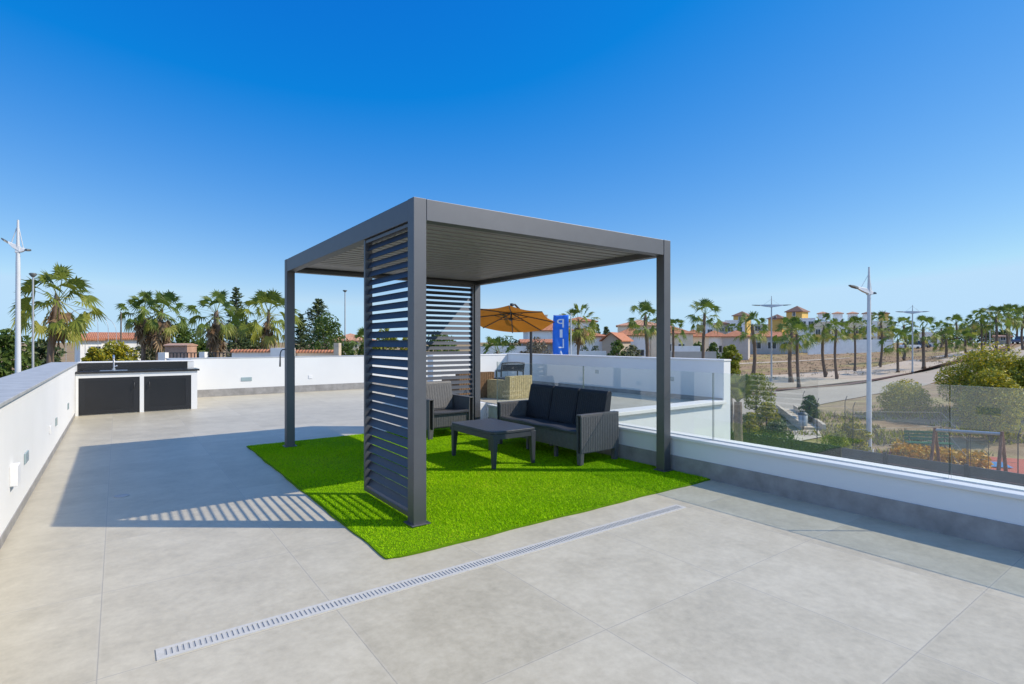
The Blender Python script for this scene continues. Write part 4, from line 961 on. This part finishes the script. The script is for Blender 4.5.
for i, (px, wall, lab) in enumerate(((823, 'wall_cream', 'first row house with white roof turret, behind the taller pair palm'), (838, 'wall_white', 'second row house with white roof turret, behind the shorter palm'),
        (853, 'wall_cream', 'third row house with white roof turret, behind the slim palm'), (868, 'wall_white', 'fourth row house with brown capped turret behind the big lamp'), (884, 'wall_cream', 'last row house, with a yellow turret, right of the big lamp'))):
    d = 124; W_ = W2(15.6, d); t = house('row_house', lab, 'house', px, d, W_, 8, 322, 321, wall, 'wall_white', 'flat', 2, ((-1, 4.1, .9, 1.2), (1, 4.1, .9, 1.2), (0, 1.0, 1.8, 1.9)))
    t['group'] = RH; H = zpx(322, d)-t.location.z; Ht = zpx(313.5, d)-t.location.z
    mb = MB(); mb.box(-.95, .95, 1, 3.2, H+.223, Ht); tw = mb.build('turret', M['wall_yellow' if i == 4 else 'wall_white'], t)
    mb = MB(); mb.add([(-1.2, .75, Ht+.002), (1.2, .75, Ht+.002), (1.2, 3.45, Ht+.002), (-1.2, 3.45, Ht+.002), (-1.2, .75, Ht+.12), (1.2, .75, Ht+.12), (1.2, 3.45, Ht+.12), (-1.2, 3.45, Ht+.12), (0, 2.1, Ht+.55)], [(3, 2, 1, 0)]+[(k, (k+1) % 4, 4+(k+1) % 4, 4+k) for k in range(4)]+[(4, 5, 8), (5, 6, 8), (6, 7, 8), (7, 4, 8)]); mb.build('turret_roof', M['roof_brown' if i > 2 else 'roof_pale'], tw)
    mb = MB(); mb.box(-W_/2+.2, W_/2-.2, -1.0, -.003, 3.25, 3.4); mb.box(-W_/2+.2, W_/2-.2, -1.0, -.93, 3.401, 4.1); mb.build('balcony', M['wall_yellow' if i % 2 == 0 else 'wall_white'], t)
house('block', 'low white building far right of the second lamp', 'house', 928, 130, W2(18, 130), 7, 333, 332.5, 'wall_white', 'wall_white', 'flat', 2, ((-1, 1, 1, 1.2), (1.2, 1, 1, 1.2)))
house('block', 'far reddish bank house between the palms on the right', 'house', 1003, 120, W2(12, 120), 5, 337, 335, 'wall_beige', 'roof_pale', 'gable', 2, ((0, 1, .8, .8),))

# ------------------------------------------------------------------ garden walls, fences, gates
def low_wall(label, pxa, pxb, d, top, m, cap=None, th=.3, gz=None, name='garden_wall', cat='wall', dep=None):
    a, b = onground(pxa, d), onground(pxb, dep or d); t = thing(name, label, cat, ((a.x+b.x)/2, (a.y+b.y)/2, min(a.z, b.z)), math.atan2(b.y-a.y, b.x-a.x))
    L = (Vector((b.x, b.y))-Vector((a.x, a.y))).length; H = zpx(top, d)-min(a.z, b.z)
    mb = MB(); mb.box(-L/2, L/2, -th/2, th/2, -.5, H-(.14 if cap else 0)); mb.build('wall_body', M[m], t)
    if cap:
        mb = MB(); mb.prism([(-th/2-.1, H-.139), (th/2+.1, H-.139), (th/2+.08, H-.06), (0, H+.05), (-th/2-.08, H-.06)], lambda u, v, q: (q, u, v), -L/2-.05, L/2+.05); mb.build('coping', M[cap], t)
    return t
low_wall('white garden wall with orange tile coping left of the left pergola post', 233, 274, 33, 350, 'wall_white', 'roof')
low_wall('grey white garden wall with orange tile coping right of the left pergola post', 296, 334, 34, 350.5, 'wall_cream', 'roof')
low_wall('pink brick garden wall right of the twin palms', 170, 192, 40, 344, 'brick', 'brick', 1.2)
low_wall('white garden wall behind the short palm under the umbrella', 476, 530, 70, 346, 'wall_white')
low_wall('white garden wall under the bungalow hedge', 560, 606, 62, 351, 'wall_white')
low_wall('white balustrade wall in front of the cream houses', 672, 700, 84, 346, 'wall_white')
low_wall('long white boundary wall below the row houses', 808, 892, 112, 339.5, 'wall_white')
low_wall('pale grey roadside wall left of the lone palm', 664, 716, 76, 351.5, 'wall_grey')
t = low_wall('stone gate pillar at the left end of the clipped hedge', 335, 340, 33.5, 343, 'cream_stone', None, .5, name='gate_pillar')
t = low_wall('small white gate pillar between the two stretches of iron railing', 201, 206.5, 36, 352, 'wall_white', None, .45, name='gate_pillar')
t = low_wall('white rounded wall end next to the left pergola post', 274, 292, 33.2, 348, 'wall_white', None, 1.0, name='gate_pillar')
t = low_wall('white meter box beside the twin palm trunks', 160, 167, 36, 352.5, 'wall_white', None, .4, name='meter_box', cat='box')
def railing(label, pxa, pxb, d, top):
    a, b = onground(pxa, d), onground(pxb, d); L = (b-a).length; t = thing('iron_railing', label, 'railing', ((a.x+b.x)/2, (a.y+b.y)/2, a.z), math.atan2(b.y-a.y, b.x-a.x)); H = zpx(top, d)-a.z
    mb = MB(); mb.box(-L/2, L/2, -.1, .1, -.2, H-.9); mb.build('base_wall', M['wall_grey'], t)
    mb = MB(); mb.box(-L/2, L/2, -.025, .025, H-.05, H); mb.box(-L/2, L/2, -.025, .025, H-.85, H-.8); n = int(L/.22)
    for k in range(n): x = -L/2+L*(k+.5)/n; mb.box(x-.025, x+.025, -.02, .02, H-.799, H-.051)
    mb.build('bars', M['iron'], t)
railing('dark iron railing left of the small white gate pillar', 168, 200, 36.2, 352.5)
railing('brown iron railing right of the small white gate pillar', 207, 232, 36.2, 352.5)
def hedge(label, pxa, pxb, d, top, th, m, n, size, gap=0, gz=None, name='hedge'):
    a, b = onground(pxa, d), onground(pxb, d); L = (b-a).length; H = zpx(top, d)-a.z; t = thing(name, label, 'hedge', ((a.x+b.x)/2, (a.y+b.y)/2, a.z), math.atan2(b.y-a.y, b.x-a.x))
    rng.seed(int(pxa)); mb = MB(); k_ = max(2, int(L/1.0))
    for k in range(k_): leafball(mb, (-L/2+L*(k+.5)/k_, 0, H*.5), (L/k_*.52, th/2, H*.52), n//k_, size, .8)
    mb.build('foliage', m, t); tm = MB()
    for k in range(k_): tm.tube([(-L/2+L*(k+.5)/k_, 0, 0), (-L/2+L*(k+.5)/k_, 0, H*.7)], .04, 5)
    tm.build('stem', M['bark'], t)
hedge('clipped green hedge of narrow columns right of the stone gate pillar', 339, 372, 34, 343, .7, M['leaf_green'], 3600, .10)
hedge('clipped green hedge on the white wall right of the blue flag', 579, 601, 63, 345.5, .8, M['leaf_dark'], 1500, .12)

# villa garden fence: dark grey board part and green hedge screen part, running along the plot
FX = 15.0; ftop = -1.28
def fence_run(label, ya, yb, green):
    t = thing('boundary_fence', label, 'fence', (FX, (ya+yb)/2, GZ))
    if green:
        mb = MB(); rng.seed(4)
        mb.box(FX-.02, FX+.02, ya, yb, GZ, ftop)
        for _ in range(9000):
            p = Vector((FX-.03-rng.random()*.07, rng.uniform(ya, yb), rng.uniform(ftop-2.2, ftop+.03))); u = Vector((rng.gauss(-.5, .5), rng.gauss(0, 1), rng.gauss(0, 1))).normalized()*rng.uniform(.04, .09); v = Vector((0, rng.gauss(0, 1), rng.gauss(0, 1)))*.025
            mb.add([p, p+u*.5+v, p+u, p+u*.5-v], [(0, 1, 2, 3)], r=max(.02, rng.random()))
        mb.build('hedge_screen', M['hedge_screen'], t, True)
        mb = MB()
        for z in (-.45, -.95, -1.45): mb.box(FX-.115, FX-.10, ya, yb, ftop+z, ftop+z+.03)
        mb.build('wire_rail', M['wire'], t, True)
    else:
        mb = MB(); nb_ = 9
        for k in range(nb_):
            z0 = GZ+.05+k*(ftop-GZ-.06)/nb_; mb.box(FX-.02, FX+.012, ya, yb, z0, z0+(ftop-GZ-.06)/nb_-.008)
        mb.build('boards', M['fence_grey'], t, True)
        y = ya
        while y <= yb:
            mb = MB(); mb.box(FX-.07, FX-.022, y-.04, y+.04, GZ, ftop+.02); mb.build('post', M['fence_post'], t, True); y += 1.55
    return t
fence_run('dark green hedge screen fence behind the young garden palm', 6.3, 15.5, True)
fence_run('dark grey board fence below the playground', -4, 6.28, False)
mb = MB(); mb.box(5.2, FX-.1, -6, 20, GZ-.05, GZ+.03); struct(mb.build('garden_lawn', M['lawn']))

# chain link fence between garden bank and playground
posts = [(771, 26, 388), (803, 28, 391), (817, 24, 398), (845, 22, 396), (853, 21.5, 402), (941, 23, 405), (968, 17.5, 431), (1018, 16, 428)]
t0 = onground(845, 22); t = thing('chain_link_fence', 'thin chain link fence with leaning posts across the scrubby bank', 'fence', t0)
prevp = None
for px, d, top in posts:
    g = onground(px, d); H = zpx(top, d); mb = MB(); mb.tube([(g.x, g.y, g.z-.1), (g.x, g.y, H-.22), (g.x+.07, g.y-.05, H)], .014, 7); mb.build('post', M['fence_post'], t, True)
    if prevp:
        mb = MB(); g0, H0 = prevp
        for f in (.25, .6, .95): mb.tube([(g0.x, g0.y, g0.z+(H0-g0.z)*f*.88), (g.x, g.y, g.z+(H-g.z)*f*.88)], .006, 4)
        mb.build('wire', M['wire'], t, True)
    prevp = (g, H)

# ------------------------------------------------------------------ lamps and poles
def lamp(label, px, d, top, arms, r0=.10, m='lamp_white', name='street_lamp', group=None, head='lamp_dark', k=1.0):
    # arms: (azimuth in the picture plane + depth: dx right, dy away, rise, pixel row of the joint)
    g = onground(px, d); H = zpx(top, d)-g.z; t = thing(name, label, 'street lamp', g, -YAW, group)
    mb = MB(); mb.tube([(0, 0, -.1), (0, 0, H*.5), (0, 0, H*.86), (0, 0, H)], [r0, r0*.8, r0*.62, r0*.3], 12); p = mb.build('pole', M[m], t)
    mb = MB(); mb.tube([(0, 0, 0), (0, 0, .35)], r0*1.6, 12); mb.build('pole_base', M[m], t)
    for dx, dy, rise, row in arms:
        z = zpx(row, d)-g.z; u = Vector((dx, dy, 0)); L = u.length; u.normalize(); s = Vector((-u.y, u.x, 0))
        def P(x, n, q): return u*x+s*(n*k)+Vector((0, 0, z+(q-z)*(1 if abs(q-z) < 1e-6 else 1)))
        mb = MB()
        secs = [(-.10*k, .10, -.16*k, .16*k), (L*.3, .09, rise*.3-.11*k, rise*.3+.12*k), (L*.62, .07, rise*.62-.03*k, rise*.62+.07*k)]
        vs = []
        for x, w_, lo, hi in secs: vs += [P(x, -w_, z+lo), P(x, w_, z+lo), P(x, w_*.5, z+hi), P(x, -w_*.5, z+hi)]
        mb.add(vs, [(3, 2, 1, 0), (8, 9, 10, 11)]+[(r_*4+k, r_*4+(k+1) % 4, r_*4+4+(k+1) % 4, r_*4+4+k) for r_ in (0, 1) for k in range(4)]); am = mb.build('arm', M[m], t, bevel=.01)
        mb = MB(); vs = []
        for x, w_, lo, hi in ((L*.60, .10, rise*.6-.05*k, rise*.6+.05*k), (L*.8, .15, rise*.8-.05*k, rise*.8+.04*k), (L, .09, rise-.02, rise+.015)): vs += [P(x, -w_, z+lo), P(x, w_, z+lo), P(x, w_*.8, z+hi), P(x, -w_*.8, z+hi)]
        mb.add(vs, [(3, 2, 1, 0), (8, 9, 10, 11)]+[(r_*4+k, r_*4+(k+1) % 4, r_*4+4+(k+1) % 4, r_*4+4+k) for r_ in (0, 1) for k in range(4)]); mb.build('luminaire', M[head], t)
        mb = MB(); mb.tube([P(L*.45, 0, z+rise*.45), (0, 0, z+min(.75, H-z-.1))], .01, 5); mb.build('stay_rod', M[m], t)
    return t
SL = 'modern street lamps'
lamp('tall white street lamp with two short arms at the far left', 18, 13.6, 220, ((-.29, -.12, .24, 249), (.23, .1, .02, 250)), .075, group=SL, k=.5)
lamp('big white street lamp with one long arm above the playground', 869, 22, 267, ((-.88, -.15, .26, 292), (.30, .05, -.06, 292)), .105, 'lamp_white', group=SL, k=.75)
lamp('twin arm street lamp below the yellow towers', 771.5, 58, 296, ((-2.0, .2, .12, 306), (2.0, -.2, .12, 306)), .10, 'lamp_grey', group=SL)
lamp('second twin arm street lamp, among the roadside palms', 912.5, 62, 305, ((-1.75, .2, .12, 312.5), (1.75, -.2, .12, 312.5)), .09, 'lamp_grey', group=SL)
lamp('third twin arm street lamp, farthest, above the big bush', 990, 92, 304, ((-1.7, .2, .1, 309), (1.7, -.2, .1, 309)), .09, 'lamp_grey', group=SL)
def thin_pole(label, px, d, top, r_, cap, m='lamp_grey'):
    g = onground(px, d); H = zpx(top, d)-g.z; t = thing('lamp_post', label, 'lamp post', g)
    mb = MB(); mb.tube([(0, 0, -.1), (0, 0, H*.5), (0, 0, H)], [r_, r_*.9, r_*.7], 8); mb.build('pole', M[m], t)
    if cap: mb = MB(); mb.tube([(0, 0, H), (0, 0, H+.12), (0, 0, H+.16)], [r_*1.2, cap, cap*.7], 10); mb.build('lamp_head', M['lamp_dark'], t)
thin_pole('thin grey lamp post between white street lamp and shaggy palm', 33, 22, 277, .045, .14)
thin_pole('very tall thin lamp post with small head right of the broad conifer', 345, 46, 292, .065, .2)
thin_pole('dark wooden pole beside the left twin palm', 121, 44, 312, .07, 0, 'bark')
# bare hoop frame of a tunnel beside the shaggy palm
g = onground(90, 46); t = thing('hoop_frame', 'thin metal hoops arching beside the shaggy palm', 'frame', g, -YAW)
for k, (c_, w_, top) in enumerate(((82, 16, 309), (86, 17, 312), (90, 16, 316))):
    x0 = (c_-90)*46/FPX; hw = w_*46/FPX; H = zpx(top, 46)-g.z; mb = MB(); pts = [(x0-hw, k*.6, 0)]+[(x0-hw*math.cos(math.pi*i/12), k*.6, H-1.4+1.4*math.sin(math.pi*i/12)) for i in range(13)]+[(x0+hw, k*.6, 0)]
    mb.tube(pts, .022, 6); mb.build('hoop', M['lamp_grey'], t)

# ------------------------------------------------------------------ blue banner flag
d = 35; g = onground(571, d); t = thing('banner_flag', 'tall blue banner flag with white vertical lettering on a white pole', 'flag', g, -YAW)
H = zpx(313, d)-g.z; pp = lambda px: (px-571)*d/FPX
mb = MB(); mb.tube([(0, 0, -.1), (0, 0, H)], .035, 10); mb.tube([(0, 0, H-.12), (pp(554.5), 0, H-.16)], .015, 6); mb.build('pole', M['lamp_white'], t)
z1, z0 = zpx(315, d)-g.z, zpx(362, d)-g.z; xa, xb = pp(553.5), pp(568.5); mb = MB(); nx, nz = 8, 24
wob = lambda x, z: .05*math.sin(z*1.7+x*2)+.03*math.sin(x*7+z)
vs = [(xa+(xb-xa)*i/nx-(.06*math.sin(math.pi*j/nz) if i == 0 else 0), wob(xa+(xb-xa)*i/nx, z0+(z1-z0)*j/nz), z0+(z1-z0)*j/nz) for j in range(nz+1) for i in range(nx+1)]
mb.add(vs, [(j*(nx+1)+i, j*(nx+1)+i+1, (j+1)*(nx+1)+i+1, (j+1)*(nx+1)+i) for j in range(nz) for i in range(nx)], 0, True)
fl = mb.build('cloth', M['flag'], t); md = fl.modifiers.new('solid', 'SOLIDIFY'); md.thickness = .006
mb = MB()
for ch, r0, r1, pxl, pxr in (('P', 319, 327.5, 557, 564), ('I', 329.5, 337.5, 559.8, 562.6), ('L', 339, 348, 558.6, 564), ('A', 350.8, 359, 557.5, 564)):
    fc = bpy.data.curves.new('glyph', 'FONT'); fc.body = ch; fc.extrude = 0.0; fo = bpy.data.objects.new('glyph', fc)
    me = fo.to_mesh(); co = [v.co.copy() for v in me.vertices]; x_0, x_1 = min(c.x for c in co), max(c.x for c in co); y_0, y_1 = min(c.y for c in co), max(c.y for c in co)
    za, zb = zpx(r1, d)-g.z, zpx(r0, d)-g.z; xl, xr = pp(pxl), pp(pxr); vs = []
    for c in co:
        x = xr-(c.x-x_0)/(x_1-x_0)*(xr-xl); z = za+(c.y-y_0)/(y_1-y_0)*(zb-za); vs.append((x, wob(x, z)-.012, z))
    # printed right through the cloth: we read it from its back
    mb.add(vs, [tuple(p.vertices) for p in me.polygons]); fo.to_mesh_clear(); bpy.data.objects.remove(fo); bpy.data.curves.remove(fc)
mb.build('lettering', M['text_white'], t)

# ------------------------------------------------------------------ playground, bank
g = onground(929, 22.4); t = thing('park_bench', 'green slatted park bench beside the playground', 'bench', g, R(-48))
for y, z in ((-.18, .44), (-.06, .45), (.06, .45)): mb = MB(); mb.box(-.82, .82, y-.05, y+.05, z, z+.03); mb.build('seat_slat', M['bench'], t)
for z in (.55, .68, .81): mb = MB(); mb.box(-.82, .82, .15+(z-.5)*.2, .18+(z-.5)*.2, z, z+.10); mb.build('back_slat', M['bench'], t)
for x in (-.65, .65):
    mb = MB(); mb.tube([(x, -.22, 0), (x, -.2, .43), (x, .12, .44), (x, .27, .92)], .025, 6); mb.tube([(x, .2, 0), (x, .1, .44)], .025, 6); mb.build('leg', M['iron'], t)
A, B = at(935, 430, 17.6), at(1002, 434, 16.2); t = thing('swing_frame', 'timber swing frame with red brown legs and a grey top bar', 'swing', ((A.x+B.x)/2, (A.y+B.y)/2, Tz((A.x+B.x)/2, (A.y+B.y)/2)))
mb = MB(); mb.tube([A, B], .05, 10); mb.build('top_bar', M['lamp_grey'], t, True); dirv = (B-A).normalized(); sdv = Vector((-dirv.y, dirv.x, 0))
for P_ in (A, B):
    for s in (-1, 1): gq = P_+sdv*s*.55; mb = MB(); mb.tube([P_+Vector((0, 0, .06)), (gq.x, gq.y, Tz(gq.x, gq.y))], [.045, .055], 8); mb.build('leg', M['wood_red'], t, True)
for f in (.36, .68):
    q = A.lerp(B, f); mb = MB(); zl = Tz(q.x, q.y)+.5
    for s in (-.22, .22): mb.tube([q+dirv*s, (q.x+dirv.x*s, q.y+dirv.y*s, zl)], .008, 4)
    mb.obox(Matrix.Translation((q.x, q.y, zl)) @ Matrix.Rotation(math.atan2(dirv.y, dirv.x), 4, 'Z'), .5, .2, .04); mb.build('swing_seat', M['tyre'], t, True)
# cream stairs going down the bank
P1, P2 = ground(786, 412.5)[0], ground(812, 430)[0]; L = (P2-P1).length; t = thing('stairs', 'cream stone stairs with sloping side walls on the garden bank', 'stairs', P2, math.atan2(P1.y-P2.y, P1.x-P2.x))
dz = max(.35, P1.z-P2.z+.10); Ls = L
for s in (-1, 1):
    mb = MB(); mb.prism([(-.3, -.3), (-.3, .34), (.1, .38), (Ls, dz+.26), (Ls, -.3)], lambda u, v, q: (u, q, v), s*.50-.08, s*.50+.08); mb.build('side_wall', M['cream_stone'], t)
for k in range(9):
    mb = MB(); mb.box(k*Ls/9, (k+1)*Ls/9-.001, -.419, .419, -.3, .12+k*(dz-.1)/9); mb.build('step', M['cream_stone'], t)
g = ground(803, 431)[0]; t = thing('litter_bin', 'small grey litter bin at the foot of the cream stairs', 'bin', g)
mb = MB(); mb.tube([(0, 0, .25), (0, 0, .8), (0, 0, .82)], [.2, .23, .20], 14); mb.build('bin_body', M['lamp_grey'], t)
mb = MB(); mb.tube([(0, 0, .82), (0, 0, .9), (0, 0, .97)], [.24, .22, .1], 14); mb.build('lid', M['lamp_dark'], t)
mb = MB(); mb.tube([(0, 0, -.1), (0, 0, .26)], .04, 8); mb.build('stand', M['iron'], t)

# ------------------------------------------------------------------ parked cars far off
def car(label, px, d, L, H, m, yaw):
    g = onground(px, d); t = thing('parked_car', label, 'car', g, -YAW+R(yaw), 'cars parked far off on the right')
    h = L/2; W = .85
    mb = MB(); prof = [(-h, .35), (-h, .75), (-h*.92, .92), (-h*.35, .98), (h*.85, .95), (h, .8), (h, .35)]; mb.prism(prof, lambda u, v, q: (u, q, v), -W, W); mb.build('body', M[m], t, bevel=.05)
    mb = MB(); prof = [(-h*.5, .97), (-h*.2, H), (h*.5, H), (h*.82, .97)]; mb.prism(prof, lambda u, v, q: (u, q, v), -W*.86, W*.86); mb.build('cabin', M['window'], t, bevel=.04)
    mb = MB(); mb.box(-h*.22, h*.52, -W*.84, W*.84, H+.002, H+.05); mb.build('car_roof', M[m], t, bevel=.02)
    for x in (-h*.62, h*.62):
        for y in (-W, W): mb = MB(); mb.tube([(x, y-.1, .32), (x, y+.1, .32)], .32, 16); mb.build('wheel', M['tyre'], t)
car('white car parked beyond the field left of the second lamp', 909, 118, 4.3, 1.75, 'car_white', 8)
car('dark blue car parked beyond the field right of the second lamp', 920, 120, 4.0, 1.6, 'car_blue', 6)
car('dark blue car on the rising road at the right edge', 1021, 108, 4.0, 1.5, 'car_blue', 30)
